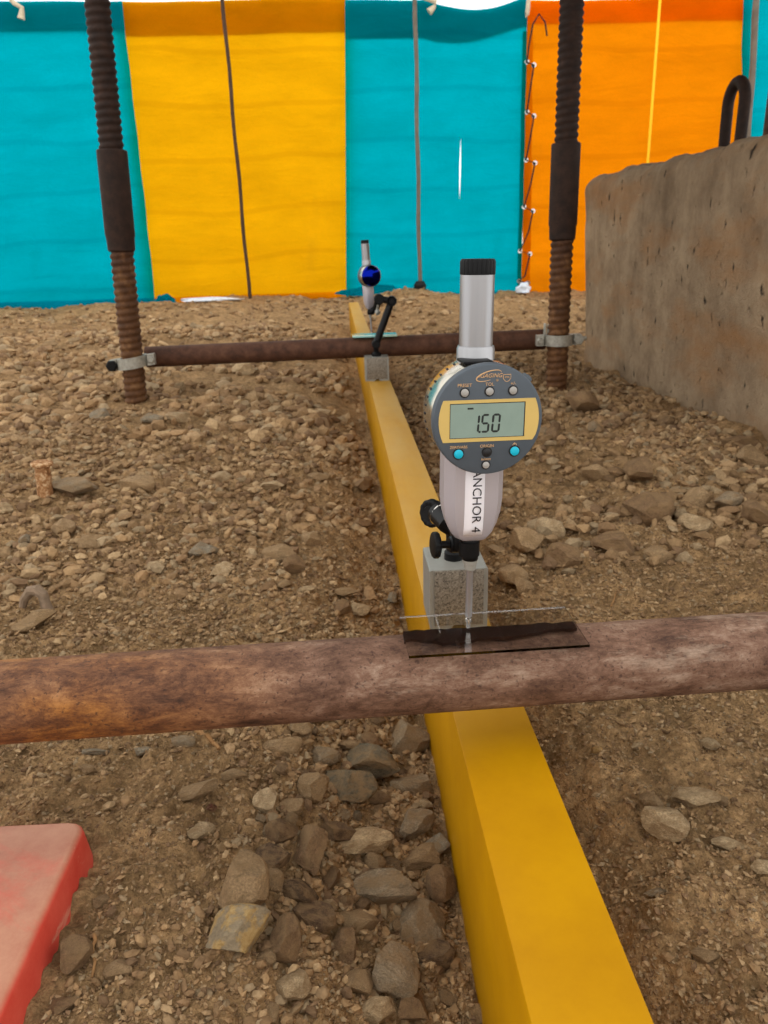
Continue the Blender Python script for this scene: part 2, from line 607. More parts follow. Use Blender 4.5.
def text_part(name, body, size, mat, parent, mtx, depth=0.0001, shear=0.0, align='CENTER'):
    cu = bpy.data.curves.new(name, 'FONT')
    cu.body = body
    cu.size = size
    cu.align_x = align
    cu.align_y = 'CENTER'
    cu.extrude = depth
    cu.shear = shear
    cu.resolution_u = 3
    tmp = bpy.data.objects.new('tmp_text', cu)
    COL.objects.link(tmp)
    dg = bpy.context.evaluated_depsgraph_get()
    me = bpy.data.meshes.new_from_object(tmp.evaluated_get(dg))
    bpy.data.objects.remove(tmp)
    bpy.data.curves.remove(cu)
    me.name = name
    me.transform(mtx)
    return link(name, me, mat, parent)


# ------------------------------------------------------------------ value noise in numpy
def _hash(ix, iy, seed):
    n = (ix.astype(np.int64) * 374761393 + iy.astype(np.int64) * 668265263 + seed * 1442695041) & 0xffffffff
    n = ((n ^ (n >> 13)) * 1274126177) & 0xffffffff
    n = (n ^ (n >> 16)) & 0xffff
    return n / 65535.0


def vnoise(x, y, seed):
    ix, iy = np.floor(x), np.floor(y)
    fx, fy = x - ix, y - iy
    fx = fx * fx * (3 - 2 * fx)
    fy = fy * fy * (3 - 2 * fy)
    a = _hash(ix, iy, seed)
    b = _hash(ix + 1, iy, seed)
    c = _hash(ix, iy + 1, seed)
    d = _hash(ix + 1, iy + 1, seed)
    return (a + (b - a) * fx) * (1 - fy) + (c + (d - c) * fx) * fy - 0.5


def fbm(x, y, seed, oct_=4, gain=0.5):
    s, a = 0, 1.0
    for k in range(oct_):
        s = s + a * vnoise(x * 2 ** k + 17.3 * k, y * 2 ** k - 9.1 * k, seed + k)
        a *= gain
    return s


def sst(t):
    t = np.clip(t, 0, 1)
    return t * t * (3 - 2 * t)


PY = 1.88           # row of threaded posts
PIPE2_Y = 1.937     # far pipe
BX0, BX1, BTOP = 0.0675, 0.1190, 0.105      # yellow beam: sides and top


def H(x, y, fine=True):
    """height of the soil"""
    x = np.asarray(x, float)
    y = np.asarray(y, float)
    h = 0.030 + 0 * x
    h = h + 0.026 * sst((0.0 - x) / 0.4) * sst((y - 0.75) / 0.9)
    h = h + 0.034 * np.exp(-((x - 0.52) / 0.24) ** 2) * sst((y - 0.6) / 0.9)
    h = h - 0.034 * sst((y - 2.6) / 2.2) + 0.025 * np.exp(-((x - 0.8) / 0.5) ** 2) * sst((y - 4.5) / 1.5) - 0.03 * sst((-x - 0.6) / 1.5) * sst((y - 3.5) / 2.5) - 0.03 * sst((x - 0.6) / 0.3) * sst((y - 1.5) / 1.0)
    dl = np.where(x < 0.093, BX0 - x, x - BX1)
    along = 1 - sst((y - 4.2) / 0.5)
    tw = np.where(x < 0.093, 0.10, 0.05)
    h = h - np.where(x < 0.093, 0.058, 0.045) * np.exp(-(np.maximum(dl, 0) / tw) ** 2) * along
    far = sst((y - 1.2) / 3.0)
    h = h + (0.022 + 0.035 * far) * fbm(x * 2.3, y * 2.3, 3, 3) * sst((np.abs(x - 0.093) - 0.03) / 0.2)
    h = h + (0.012 + 0.016 * far) * fbm(x * 9, y * 9, 21, 3)
    h = h + 0.024 * np.abs(fbm(x * 13, y * 13, 33, 3)) * sst((x - 0.14) / 0.12) * sst((y - 0.55) / 0.2)
    if fine:
        lump = np.abs(fbm(x * 38, y * 38, 41, 3))
        h = h + 0.013 * lump
        h = h + 0.008 * np.abs(fbm(x * 75 + 5, y * 75, 83, 2)) * np.clip(1.7 - y * 0.4, 0.3, 1)
        h = h + 0.0062 * fbm(x * 120, y * 120, 61, 2) * np.clip(1.6 - y * 0.5, 0.2, 1)
    return h


def Hs(x, y):
    return float(H(np.array([x]), np.array([y]))[0])


# ------------------------------------------------------------------ the setting: ground
def build_ground():
    ys = np.concatenate([np.linspace(-2.5, 0.16, 24)[:-1], np.geomspace(0.16 + 0.1, 9.1, 720) - 0.1, np.linspace(9.4, 40, 24)])
    s = np.linspace(-1, 1, 661)
    u = np.sign(s) * np.abs(s) ** 1.9
    X = u[None, :] * (1.1 + 1.15 * np.abs(ys))[:, None] + 0.09
    Y = np.repeat(ys[:, None], len(s), 1)
    Z = H(X, Y)
    Z = np.where(np.abs(ys)[:, None] > 9, 0.02, Z)
    n0, n1 = X.shape
    co = np.stack([X, Y, Z], -1).reshape(-1, 3).astype(np.float32)
    idx = np.arange(n0 * n1).reshape(n0, n1)
    q = np.stack([idx[:-1, :-1], idx[:-1, 1:], idx[1:, 1:], idx[1:, :-1]], -1).reshape(-1, 4).astype(np.int32)
    me = bpy.data.meshes.new('ground')
    me.vertices.add(len(co))
    me.vertices.foreach_set('co', co.ravel())
    me.loops.add(q.size)
    me.loops.foreach_set('vertex_index', q.ravel())
    me.polygons.add(len(q))
    me.polygons.foreach_set('loop_start', np.arange(0, q.size, 4, dtype=np.int32))
    me.update(calc_edges=True)
    me.validate()
    me.shade_smooth()
    g = link('ground', me, 'soil')
    tag(g, 'dusty brown stony soil of the excavation', None, None, 'structure')


build_ground()

# ------------------------------------------------------------------ tarpaulin fence
FY = 6.5


def tarp(name, label, mat, x0b, x0t, x1b, x1t, ztop, seed, zbot=0.0, slit=None, sag=None, y=FY):
    t = thing(name, label, 'tarpaulin', ((x0b + x1b) / 2, y, 0.0))
    nx, nz = 84, 70
    vs_, fs = [], []
    for k in range(nz + 1):
        v = k / nz
        for i in range(nx + 1):
            u = i / nx
            a = x0b + (x0t - x0b) * v
            b = x1b + (x1t - x1b) * v
            top = ztop(u) if callable(ztop) else ztop
            x = a + (b - a) * u
            z = zbot + (top - zbot) * v
            d = 0.030 * float(fbm(np.array([x * 3.1]), np.array([z * 1.3]), seed, 3)[0])
            d += 0.010 * math.sin(z * 14 + seed + 2.2 * math.sin(x * 1.7)) * (0.4 + 0.6 * math.sin(x * 2.3 + seed) ** 2)
            d += 0.02 * math.sin(u * math.pi * 2) * v
            d -= 0.05 * max(0.0, 0.10 - v) / 0.10
            if slit and slit[2] <= k <= slit[3] + 1 and i in (slit[0], slit[1] + 1):
                w_ = (b - a) / nx * (0.5 - 0.32 * math.sin(math.pi * (k - slit[2]) / (slit[3] + 1 - slit[2])))
                x += w_ if i == slit[0] else -w_       # the slit tapers to its ends
            vs_.append((x, y + d, z))
    for k in range(nz):
        for i in range(nx):
            if slit and slit[0] <= i <= slit[1] and slit[2] <= k <= slit[3]:
                continue
            p = k * (nx + 1) + i
            fs.append((p, p + 1, p + nx + 2, p + nx + 1))
    mb = MB().add(vs_, fs)
    ob = mb.build('cloth', mat, t, t.location)
    return t, vs_, nx, nz


def band(t, name, vs_, nx, k0, k1, mat, off, i0=0, i1=None, dz=None):
    """a second layer of cloth folded over rows k0..k1"""
    i1 = nx if i1 is None else i1
    v2, fs = [], []
    w_ = i1 - i0 + 1
    for k in range(k0, k1 + 1):
        for i in range(i0, i1 + 1):
            x, y, z = vs_[k * (nx + 1) + i]
            if dz and k == k0:
                z += dz((i - i0) / (w_ - 1))
            v2.append((x, y + off, z))
    for k in range(k1 - k0):
        for i in range(w_ - 1):
            p = k * w_ + i
            fs.append((p, p + 1, p + w_ + 1, p + w_))
    ob = MB().add(v2, fs).build(name, mat, t, t.location)
    return ob


def px(x, y, Y=FY):
    return on_y(x, y, Y)


def build_fence():
    S0b, S0t = px(156, 300)[0], px(122, 5)[0]
    S1b, S1t = px(346, 297)[0], px(345, 3)[0]
    S2b, S2t = px(521, 289)[0], px(528, 3)[0]
    S3b, S3t = px(700, 290)[0] - 0.0, px(742, 3)[0]
    # teal left
    t, v, nx, nz = tarp('tarpaulin', 'teal tarpaulin left of the yellow one, at the left threaded post', 'teal_tarp', -4.2, -4.15, S0b, S0t, 2.075, 5, -0.07)
    band(t, 'top_hem', v, nx, 64, 70, 'teal_hem', 0.012)
    band(t, 'bottom_hem', v, nx, 0, 4, 'teal_tarp', -0.014)
    t, v, nx, nz = tarp('tarpaulin', 'bright yellow tarpaulin between two teal ones', 'yellow_tarp', S0b - 0.06, S0t - 0.06, S1b + 0.03, S1t + 0.03, 2.085, 9, -0.04, y=FY + 0.06)
    band(t, 'top_hem', v, nx, 63, 70, 'yellow_hem', 0.012)
    band(t, 'bottom_hem', v, nx, 0, 3, 'yellow_tarp', -0.014)

    def sag(u):
        return 2.06 - 0.085 * max(0, math.sin(math.pi * min(1, max(0, (u - 0.42) / 0.55)))) * 0.9
    t2, v, nx, nz = tarp('tarpaulin', 'teal tarpaulin with a pale slit, behind the dial gauges', 'teal_tarp', S1b + 0.0, S1t + 0.0, S2b, S2t, sag, 13, -0.04, slit=(53, 53, 26, 40))
    band(t2, 'top_hem', v, nx, 63, 70, 'teal_hem', 0.012, dz=lambda u: -0.03 + 0.09 * max(0, u - 0.5) * 2)
    band(t2, 'side_hem', v, nx, 0, 63, 'teal_hem', -0.010, 82, 84)
    band(t2, 'bottom_hem', v, nx, 0, 2, 'teal_tarp', -0.014)
    t3, v3, nx, nz = tarp('tarpaulin', 'orange tarpaulin behind the concrete block', 'orange_tarp', S2b + 0.022, S2t - 0.012, S3b + 0.38, S3t + 0.07, 2.06, 17, -0.06, y=FY + 0.06)
    band(t3, 'top_hem', v3, nx, 65, 70, 'orange_tarp', 0.012)
    band(t3, 'side_hem', v3, nx, 0, 65, 'orange_hem', -0.010, 0, 3)
    sx = px(650, 100)[0]
    MB().box((sx, FY - 0.05, 1.03), (0.02, 0.004, 2.0), bevel=0.001).build('seam_strip', 'seam_yellow', t3, t3.location)  # bright yellow upright strip on the orange cloth
    t4, v4, nx, nz = tarp('tarpaulin', 'teal tarpaulin at the far right, beyond the orange one', 'teal_tarp', S3b + 0.32, S3t, 4.4, 4.4, 2.06, 23, -0.04)
    # eyelets
    left = [(527, 62), (527, 112), (526, 160), (524, 207), (520, 251), (519, 281)]
    right = [(534, 65), (534, 116), (535, 163), (533, 211), (530, 254), (528, 283)]
    for pts, par in ((left, t2), (right, t3)):
        for q in pts:
            p = px(*q, FY - 0.06)
            mb = MB().rev([(0.006, -0.004), (0.017, -0.006), (0.019, 0.0), (0.017, 0.004), (0.006, 0.004), (0.006, -0.004)], p, (0, -1, 0), 16, cap=False)
            mb.build('eyelet', 'chrome', par, par.location)
    # lacing cord through the eyelets
    pts = [px(547, 36, FY - 0.075), px(545, 22, FY - 0.08), px(539, 14, FY - 0.08), px(533, 24, FY - 0.08), px(529, 45, FY - 0.08)]
    for a, b in zip(left, right):
        pts += [px(a[0], a[1], FY - 0.078), px(b[0], b[1], FY - 0.078), px((a[0] + b[0]) / 2, a[1] + 25, FY - 0.08)]
    o = MB().tube(pts, 0.006, 6).build('lacing_cord', 'black_cord', None, pts[-1])
    tag(o, 'black cord lacing the teal tarpaulin edge to the orange one', 'cord')
    # upright poles
    for a, b, r, mat, lab in (((222, -6), (250, 299), 0.0135, 'pole_brown', 'thin dark brown pole in front of the yellow tarpaulin'),
                              ((415, -6), (420, 290), 0.0155, 'pole_grey', 'thin grey-brown pole in front of the middle teal tarpaulin'),
                              ((757, -6), (744, 200), 0.022, 'pole_grey', 'thin pole before the teal tarpaulin at the right edge')):
        p0, p1 = px(*b, FY - 0.12), px(*a, FY - 0.12)
        if b[1] == 200:
            p0 = p0 + (p0 - p1) * 0.5
        p0[2] = min(p0[2], -0.03)
        n = 14
        pts = [p0 + (p1 - p0) * k / n + np.array([0.004 * math.sin(k * 1.3), 0, 0]) for k in range(n + 1)]
        o = MB().tube(pts, [r * (1 + 0.06 * math.sin(k * 2.1)) for k in range(n + 1)], 10).build('fence_pole', mat, None, p0)
        tag(o, lab, 'pole')
    p = px(420, 289, FY - 0.12)
    p[2] = Hs(p[0], p[1]) + 0.02
    o = MB().rev([(0.02, -0.03), (0.045, -0.02), (0.05, 0.02), (0.03, 0.05)], p, (0, 0, 1), 10).build('pole_binding', 'black_cord', None, p)
    tag(o, 'black binding wrapped around the foot of the grey-brown pole', 'binding')
    # rope ends hanging over the top edge
    for q, lab in ((((8, -4), (14, 3), (22, 8), (21, 19)), 'short rope end hanging at the top of the left teal tarpaulin'),
                   (((418, -4), (436, 2), (434, 7), (429, 12)), 'frayed rope knot on the top edge beside the grey-brown pole'),
                   (((529, -6), (528, 8), (527, 14), (526, 14)), 'pale rope end hanging over the teal and orange seam')):
        pts = [px(*a, FY - 0.07) for a in q]
        o = MB().tube(pts, [0.014, 0.016, 0.016, 0.026], 8).build('rope_end', 'rope', None, pts[-1])
        tag(o, lab, 'rope')
    # scraps lying along the foot of the fence
    p = on_z(211, 299.5, 0.03)
    o = scrap((p[0], p[1] - 0.1), 0.46, 0.10, 0.035, 31)
    tag(link('plastic_scrap', o, 'plastic_scrap', None, (p[0], p[1] - 0.1, Hs(p[0], p[1] - 0.1) + 0.006)), 'pale plastic scrap at the foot of the yellow tarpaulin', 'scrap')
    p = px(524, 288, FY - 0.2)
    o = scrap((p[0], p[1]), 0.10, 0.10, 0.12, 33)
    tag(link('plastic_bag', o, 'plastic_scrap', None, (p[0], p[1], Hs(p[0], p[1]) + 0.02)), 'crumpled white plastic bag under the teal and orange seam', 'bag')
    for (x, y, wd, lab, mat) in ((166, 301, 0.16, 'crumpled teal cloth corner on the ground under the yellow tarpaulin', 'teal_tarp'),
                                 (372, 293, 0.5, 'crumpled teal cloth lying behind the far dial gauge', 'teal_tarp'),):
        p = px(x, y, FY - 0.22)
        o = scrap((p[0], p[1]), wd, 0.12, 0.09, 35 + x)
        tag(link('cloth_scrap', o, mat, None, (p[0], p[1], Hs(p[0], p[1]) + 0.01)), lab, 'cloth')


def scrap(c, w_, d_, h_, seed):
    """crumpled lump, centred on its own origin"""
    bm = bmesh.new()
    bmesh.ops.create_icosphere(bm, subdivisions=3, radius=1.0)
    r = np.random.default_rng(seed)
    ns = r.normal(size=(10, 3))
    for v in bm.verts:
        p = np.array(v.co)
        k = 1.0
        for n in ns:
            k += 0.09 * math.sin(4.2 * float(p @ n) + n[0] * 5)
        v.co = Vector((p[0] * k * w_ / 2, p[1] * k * d_ / 2, max(-0.3, p[2] * k) * h_ / 2 + h_ * 0.1))
    me = bpy.data.meshes.new('scrap')
    bm.to_mesh(me)
    bm.free()
    return me


build_fence()


# ------------------------------------------------------------------ concrete block
def build_block():
    x0, x1, y0, y1, z0, z1 = 0.80, 1.42, 0.95, 2.66, -0.06, 0.592
    t = thing('concrete_block', 'weathered concrete block with rounded edges on the right', 'concrete block', ((x0 + x1) / 2, (y0 + y1) / 2, z0))
    bm = bmesh.new()
    bmesh.ops.create_cube(bm, size=1.0)
    bmesh.ops.scale(bm, vec=(x1 - x0, y1 - y0, z1 - z0), verts=bm.verts)
    bmesh.ops.translate(bm, vec=((x0 + x1) / 2, (y0 + y1) / 2, (z0 + z1) / 2), verts=bm.verts)
    bmesh.ops.bevel(bm, geom=bm.edges[:], offset=0.045, segments=5, profile=0.5, affect='EDGES')
    bmesh.ops.subdivide_edges(bm, edges=[e for e in bm.edges if e.calc_length() > 0.3], cuts=46, use_grid_fill=True)
    P = np.array([v.co[:] for v in bm.verts])
    N = np.array([v.normal[:] for v in bm.verts])
    d = 0.010 * fbm(P[:, 1] * 5 + P[:, 0] * 3, P[:, 2] * 6, 71, 4)
    topw = sst((P[:, 2] - 0.48) / 0.1)
    d += topw * 0.012 * fbm(P[:, 1] * 17 + 3, P[:, 0] * 17 + P[:, 2] * 13, 77, 4)
    taper = 0.10 * np.clip((0.50 - P[:, 2]) / 0.55, -0.1, 1) * sst((P[:, 1] - 2.0) / 0.6)
    for v, k, nn, tp in zip(bm.verts, d, N, taper):
        v.co += Vector(nn) * float(k)
        v.co.y -= float(tp)
    me = bpy.data.meshes.new('block_body')
    bm.to_mesh(me)
    bm.free()
    me.transform(Matrix.Translation(-t.location))
    me.shade_smooth()
    link('block_body', me, 'concrete', t)
    # lifting loop
    pts = []
    cy, cz = 2.30, 0.742
    for a in np.linspace(0, math.pi, 15):
        pts.append((1.10, cy + 0.048 * math.cos(a), cz + 0.055 * math.sin(a)))
    pts = [(1.10, cy + 0.040, 0.52), (1.10, cy + 0.046, 0.65)] + pts + [(1.10, cy - 0.046, 0.65), (1.10, cy - 0.040, 0.52)]
    MB().tube(pts, 0.0155, 12).build('lifting_loop', 'dark_rust', t, t.location)


build_block()


# ------------------------------------------------------------------ unseen platform on the posts, added to shade the right and darken the glass
def build_shade_platform():
    t = thing('shade_platform', 'unseen steel platform added overhead for shade, resting on the threaded posts', 'platform', (0.85, 1.9, 1.30))
    def channel(mb, a, b, y, z):
        mb.box(((a + b) / 2, y, z + 0.005), (b - a, 0.08, 0.01)).box(((a + b) / 2, y, z + 0.095), (b - a, 0.08, 0.01)).box(((a + b) / 2, y, z + 0.05), (b - a, 0.008, 0.08))
        return mb
    for y in (0.95, PY, 3.2):
        channel(MB(), -0.62, 2.0, y, 1.30).build('shade_joist', 'dark_rust', t, t.location)
    n = 9
    for k in range(n):
        a = -0.12 + k * 2.1 / n
        MB().box((a + 2.1 / n / 2, 2.05, 1.412), (2.1 / n - 0.006, 2.55, 0.022), bevel=0.003).build('shade_plank', 'dark_rust', t, t.location)


build_shade_platform()


# ------------------------------------------------------------------ yellow reference beam
def build_beam():
    t = thing('reference_beam', 'long yellow painted steel beam running away under both rusty pipes', 'beam', ((BX0 + BX1) / 2, 0.0, -0.045))
    mb = MB().box(((BX0 + BX1) / 2, (4.5 - 0.35) / 2, (BTOP - 0.045) / 2), (BX1 - BX0, 4.85, BTOP + 0.045), bevel=0.002, seg=2)
    o = mb.build('beam_body', 'yellow_paint', t, t.location)


build_beam()


# ------------------------------------------------------------------ near rusty pipe
PIPE_R = 0.0245


def pipe_axis(x):
    return Vector((x, 0.425 + 0.045 * x, 0.1618 - 0.012 * x))


def hollow(mb, a, b, r, wall=0.004, n=48):
    a, b = Vector(a), Vector(b)
    L = (b - a).length
    return mb.rev([(r - wall, 0.0), (r, 0.0), (r, L), (r - wall, L), (r - wall, 0.0)], a, b - a, n, cap=False)


def build_near_pipe():
    a, b = pipe_axis(-0.75), pipe_axis(0.85)
    mid = (a + b) / 2
    me_o = hollow(MB(), a, b, PIPE_R, 0.004, 64).build('scaffold_pipe', 'rusty_pipe', None, (0, mid.y, mid.z))
    tag(me_o, 'rusty steel pipe crossing the foreground under the glass plate', 'pipe')


build_near_pipe()


# ------------------------------------------------------------------ threaded posts, far pipe, clamps
def threaded(mb, a, b, r, pitch=0.0155, depth=0.0030, n=26, step=0.0026):
    a, b = Vector(a), Vector(b)
    L = (b - a).length
    q = Vector((0, 0, 1)).rotation_difference((b - a).normalized())
    k = int(L / step)
    vs_, fs = [], []
    for j in range(k + 1):
        z = L * j / k
        for i in range(n):
            th = 2 * math.pi * i / n
            ph = (z / pitch - i / n) % 1.0
            w_ = min(1.0, max(0.0, 1.9 * abs(2 * ph - 1) - 0.35))
            rr = r - depth * (1 - w_)
            vs_.append(a + q @ Vector((rr * math.cos(th), rr * math.sin(th), z)))
    for j in range(k):
        for i in range(n):
            m_ = (i + 1) % n
            fs.append((j * n + i, j * n + m_, (j + 1) * n + m_, (j + 1) * n + i))
    fs.append(tuple(reversed(range(n))))
    fs.append(tuple(k * n + i for i in range(n)))
    return mb.add(vs_, fs)




def post_at(x0, x1, z):
    return Vector((x0 + (x1 - x0) * (z - 0.07) / 0.82, PY, z))


def build_posts():
    for (xb, xt, zs, lab) in ((-0.4845, -0.4595, (0.410, 0.618), 'rusty threaded post with sleeve coupler standing on the left'),
                              (0.5245, 0.5215, (0.408, 0.612), 'rusty threaded post with sleeve coupler beside the concrete block')):
        foot = post_at(xb, xt, 0.02)
        t = thing('threaded_post', lab, 'post', foot)
        threaded(MB(), foot, post_at(xb, xt, 0.5), 0.0262).build('threaded_rod', 'thread_rust', t, t.location, angle=60)
        threaded(MB(), post_at(xb, xt, 0.52), post_at(xb, xt, 1.30), 0.0262).build('threaded_rod', 'dark_rust', t, t.location, angle=60)
        a, b = post_at(xb, xt, zs[0]), post_at(xb, xt, zs[1])
        d = (b - a)
        L = d.length
        MB().rev([(0.0262, 0), (0.0295, 0.004), (0.0305, 0.03), (0.0322, 0.036), (0.0322, L - 0.002), (0.030, L), (0.0262, L)], a, d, 32).build('sleeve_coupler', 'dark_rust', t, t.location)
    # third post cut by the right edge of the photo
    p = on_y(774, 90, 2.95)
    foot = Vector((p[0] + 0.012, 2.95, 0.02))
    t = thing('threaded_post', 'rusty threaded post behind the block at the right edge of the photo', 'post', foot)
    threaded(MB(), foot, foot + Vector((0, 0, 0.5)), 0.0262).build('threaded_rod', 'thread_rust', t, t.location, angle=60)
    threaded(MB(), foot + Vector((0, 0, 0.52)), foot + Vector((0.02, 0, 1.28)), 0.0262).build('threaded_rod', 'brown_rust', t, t.location, angle=60)
    MB().cyl(foot + Vector((0, 0, 0.45)), foot + Vector((0.003, 0, 1.12)), 0.031, bev=0.003).build('sleeve_coupler', 'brown_rust', t, t.location)
    # far pipe
    a = Vector((-0.462, PIPE2_Y, 0.1695))
    b = Vector((0.505, PIPE2_Y, 0.1795))
    o = hollow(MB(), a, b, 0.0245, 0.004, 40).build('scaffold_pipe', 'brown_rust', None, (a + b) / 2)
    tag(o, 'dark brown pipe clamped between the two far threaded posts', 'pipe')
    # clamps
    for side, xc, z, lab in ((-1, -0.4815, 0.166, 'dull galvanised pipe clamp around the left threaded post'),
                             (1, 0.5242, 0.184, 'galvanised pipe clamp around the threaded post beside the block')):
        t = thing('pipe_clamp', lab, 'clamp', (xc, PY, z))
        r = 0.0315
        # front half band with two flat ears, and a rear half
        poly = [(-0.052, 0.002), (-0.036, 0.002)]
        for k in range(13):
            an = math.pi + math.pi * k / 12
            poly.append((0.0275 * math.cos(an), 0.0275 * math.sin(an)))
        poly += [(0.036, 0.002), (0.052, 0.002), (0.052, -0.007), (0.036, -0.009)]
        for k in range(13):
            an = 2 * math.pi - math.pi * k / 12
            poly.append((0.034 * math.cos(an), 0.034 * math.sin(an) - 0.001))
        poly += [(-0.036, -0.009), (-0.052, -0.007)]
        tilt = -0.05 if side < 0 else -0.02
        bo = MB().prism(poly, -0.0125, 0.0125, lambda u, v, w_: (u, v, w_ + u * 0.12 * (1 if side < 0 else 0.03))).build('front_band', 'galvanised', t)
        poly2 = [(u, 0.004 - v) for u, v in poly]
        MB().prism(poly2, -0.0125, 0.0125, lambda u, v, w_: (u, v, w_ + u * 0.12 * (1 if side < 0 else 0.03))).build('rear_band', 'galvanised', t)
        for sx in (-1, 1):
            big = (sx == side)
            zz = sx * 0.046 * 0.12 * (1 if side < 0 else 0.03)
            rr = 0.0135 if big else 0.0075
            mb = MB().cyl((sx * 0.046, 0.012, zz), (sx * 0.046, -0.012, zz), rr * 0.5, n=12)
            mb.rev([(rr, 0.0), (rr, 0.008), (rr * 0.8, 0.010)], (sx * 0.046, -0.007, zz), (0, -1, 0), 6)
            mb.build('bolt', 'black_metal' if side < 0 and big else 'galvanised', t)
        # saddle reaching back to the pipe end, and the upright hinge tab
        MB().box((-side * 0.036, 0.05, -0.001), (0.03, 0.075, 0.058), bevel=0.004).build('saddle', 'galvanised', t) if False else None
        if side > 0:
            MB().box((-0.032, 0.004, 0.022), (0.005, 0.010, 0.034), bevel=0.001).box((-0.024, 0.004, 0.022), (0.004, 0.010, 0.03), bevel=0.001).build('hinge_tab', 'galvanised', t)
            MB().rev([(0.009, 0), (0.009, 0.006), (0.005, 0.008), (0.005, 0.02)], (0.052, 0.012, 0), (1, 0, 0), 8).build('wing_nut', 'galvanised', t)


build_posts()


# ------------------------------------------------------------------ glass plates and dark strip
def build_glass():
    z0 = 0.1872
    P = [on_z(*q, z0) for q in ((399.6, 619), (564.5, 608.7), (589.6, 647), (409, 658.4))]
    c = sum(P) / 4
    poly = [(p[0], p[1]) for p in P]
    o = MB().prism(poly, z0 - 0.0001, z0 + 0.0016, lambda u, v, w_: (u, v, w_)).build('glass_plate', 'clear_glass', None, (c[0], c[1], z0), smooth=False)
    tag(o, 'small clear glass plate on the near rusty pipe under the stylus', 'glass plate')
    # dark brown ragged strip under the plate
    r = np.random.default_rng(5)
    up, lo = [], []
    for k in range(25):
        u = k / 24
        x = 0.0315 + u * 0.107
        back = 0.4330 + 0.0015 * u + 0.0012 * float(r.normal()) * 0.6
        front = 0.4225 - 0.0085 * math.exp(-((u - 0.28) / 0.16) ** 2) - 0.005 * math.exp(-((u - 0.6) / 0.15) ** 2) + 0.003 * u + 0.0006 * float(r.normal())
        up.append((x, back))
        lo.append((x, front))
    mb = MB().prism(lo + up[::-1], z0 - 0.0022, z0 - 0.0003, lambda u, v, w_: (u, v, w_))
    o = mb.build('dark_strip', 'brown_strip', None, (0.085, 0.42, z0 - 0.0012), smooth=False)
    tag(o, 'dark brown ragged strip under the clear glass plate', 'brown_strip')
    zt = 0.1755 + 0.0245 + 0.0009
    o = MB().box((0.088, PIPE2_Y, zt + 0.0022), (0.108, 0.052, 0.0044), bevel=0.0008).build('glass_plate', 'green_glass', None, (0.088, PIPE2_Y, zt))
    tag(o, 'pale green glass plate lying on the far pipe', 'glass plate')


build_glass()


# ------------------------------------------------------------------ dial gauges
def ring_frame(u, v, w_):
    return (u, -w_, v)


def gauge_common(t, far=False):
    """body in metres, origin at the stylus tip, z up, face towards -y"""
    # stylus
    MB().rev([(0.0004, 0.0), (0.0013, 0.0012), (0.0013, 0.005), (0.0019, 0.0055), (0.0019, 0.0075), (0.0012, 0.008), (0.0012, 0.010)], n=16).build('stylus_tip', 'chrome', t)
    MB().rev([(0.0021, 0.009), (0.0021, 0.0435)], n=20).build('spindle', 'brushed_silver', t)
    MB().rev([(0.0030, 0.040), (0.0036, 0.0405), (0.0036, 0.044), (0.0044, 0.0445), (0.0044, 0.0478)], n=20).build('collet', 'base_steel_plain', t)
    MB().rev([(0.0045, 0.0465), (0.0048, 0.047), (0.0048, 0.0615), (0.0045, 0.062)], n=28).build('stem_sleeve', 'black_plastic', t)
    # housing: chamfered box loft
    k_ = 0.72 if far else 1.0
    rows = [(0.0605, 0.46, 0.5), (0.0615, 0.56, 0.6), (0.0645, 0.70, 0.75), (0.0700, 0.84, 0.88), (0.0770, 0.95, 0.96), (0.0850, 1.0, 1.0), (0.1480, 1.0, 1.0), (0.1500, 0.94, 0.95)]
    rows = [(a_, b_ * k_, c_ * k_) for a_, b_, c_ in rows]
    hw, fy, by = 0.0172, -0.0125, 0.0125
    cs = [(-0.0085, fy), (0.0085, fy), (0.0125, fy + 0.0012), (hw, fy + 0.009), (hw, by - 0.004), (hw - 0.004, by), (-hw + 0.004, by), (-hw, by - 0.004), (-hw, fy + 0.009), (-0.0125, fy + 0.0012)]
    vs_, fs = [], []
    n = len(cs)
    for z, sx, sy in rows:
        for x, y in cs:
            vs_.append((x * sx, y * sy, z))
    for k in range(len(rows) - 1):
        for i in range(n):
            j = (i + 1) % n
            fs.append((k * n + i, k * n + j, (k + 1) * n + j, (k + 1) * n + i))
    fs.append(tuple(reversed(range(n))))
    fs.append(tuple((len(rows) - 1) * n + i for i in range(n)))
    MB().add(vs_, fs).build('housing', 'silver_paint', t, angle=22)
    # upper tube, collar, knurled cap
    MB().rev([(0.0100, 0.1500), (0.0104, 0.1505), (0.0104, 0.1700), (0.0098, 0.1716)], n=36).build('tube_collar', 'brushed_silver', t)
    MB().rev([(0.0091, 0.1712), (0.0091, 0.2085)], n=36).build('spindle_tube', 'brushed_silver', t)
    mb = MB()
    nn = 72
    vs_, fs = [], []
    for z, rr in ((0.2083, 0.0089), (0.2088, 0.0094), (0.2152, 0.0094), (0.2164, 0.0086)):
        for i in range(nn):
            a = 2 * math.pi * i / nn
            k = rr - (0.0005 if i % 3 == 0 else 0)
            vs_.append((k * math.cos(a), k * math.sin(a), z))
    for k in range(3):
        for i in range(nn):
            j = (i + 1) % nn
            fs.append((k * nn + i, k * nn + j, (k + 1) * nn + j, (k + 1) * nn + i))
    fs.append(tuple(reversed(range(nn))))
    fs.append(tuple(3 * nn + i for i in range(nn)))
    mb.add(vs_, fs).build('knurled_cap', 'black_plastic', t)


FC = 0.1364        # face centre above the tip
FR = 0.0287


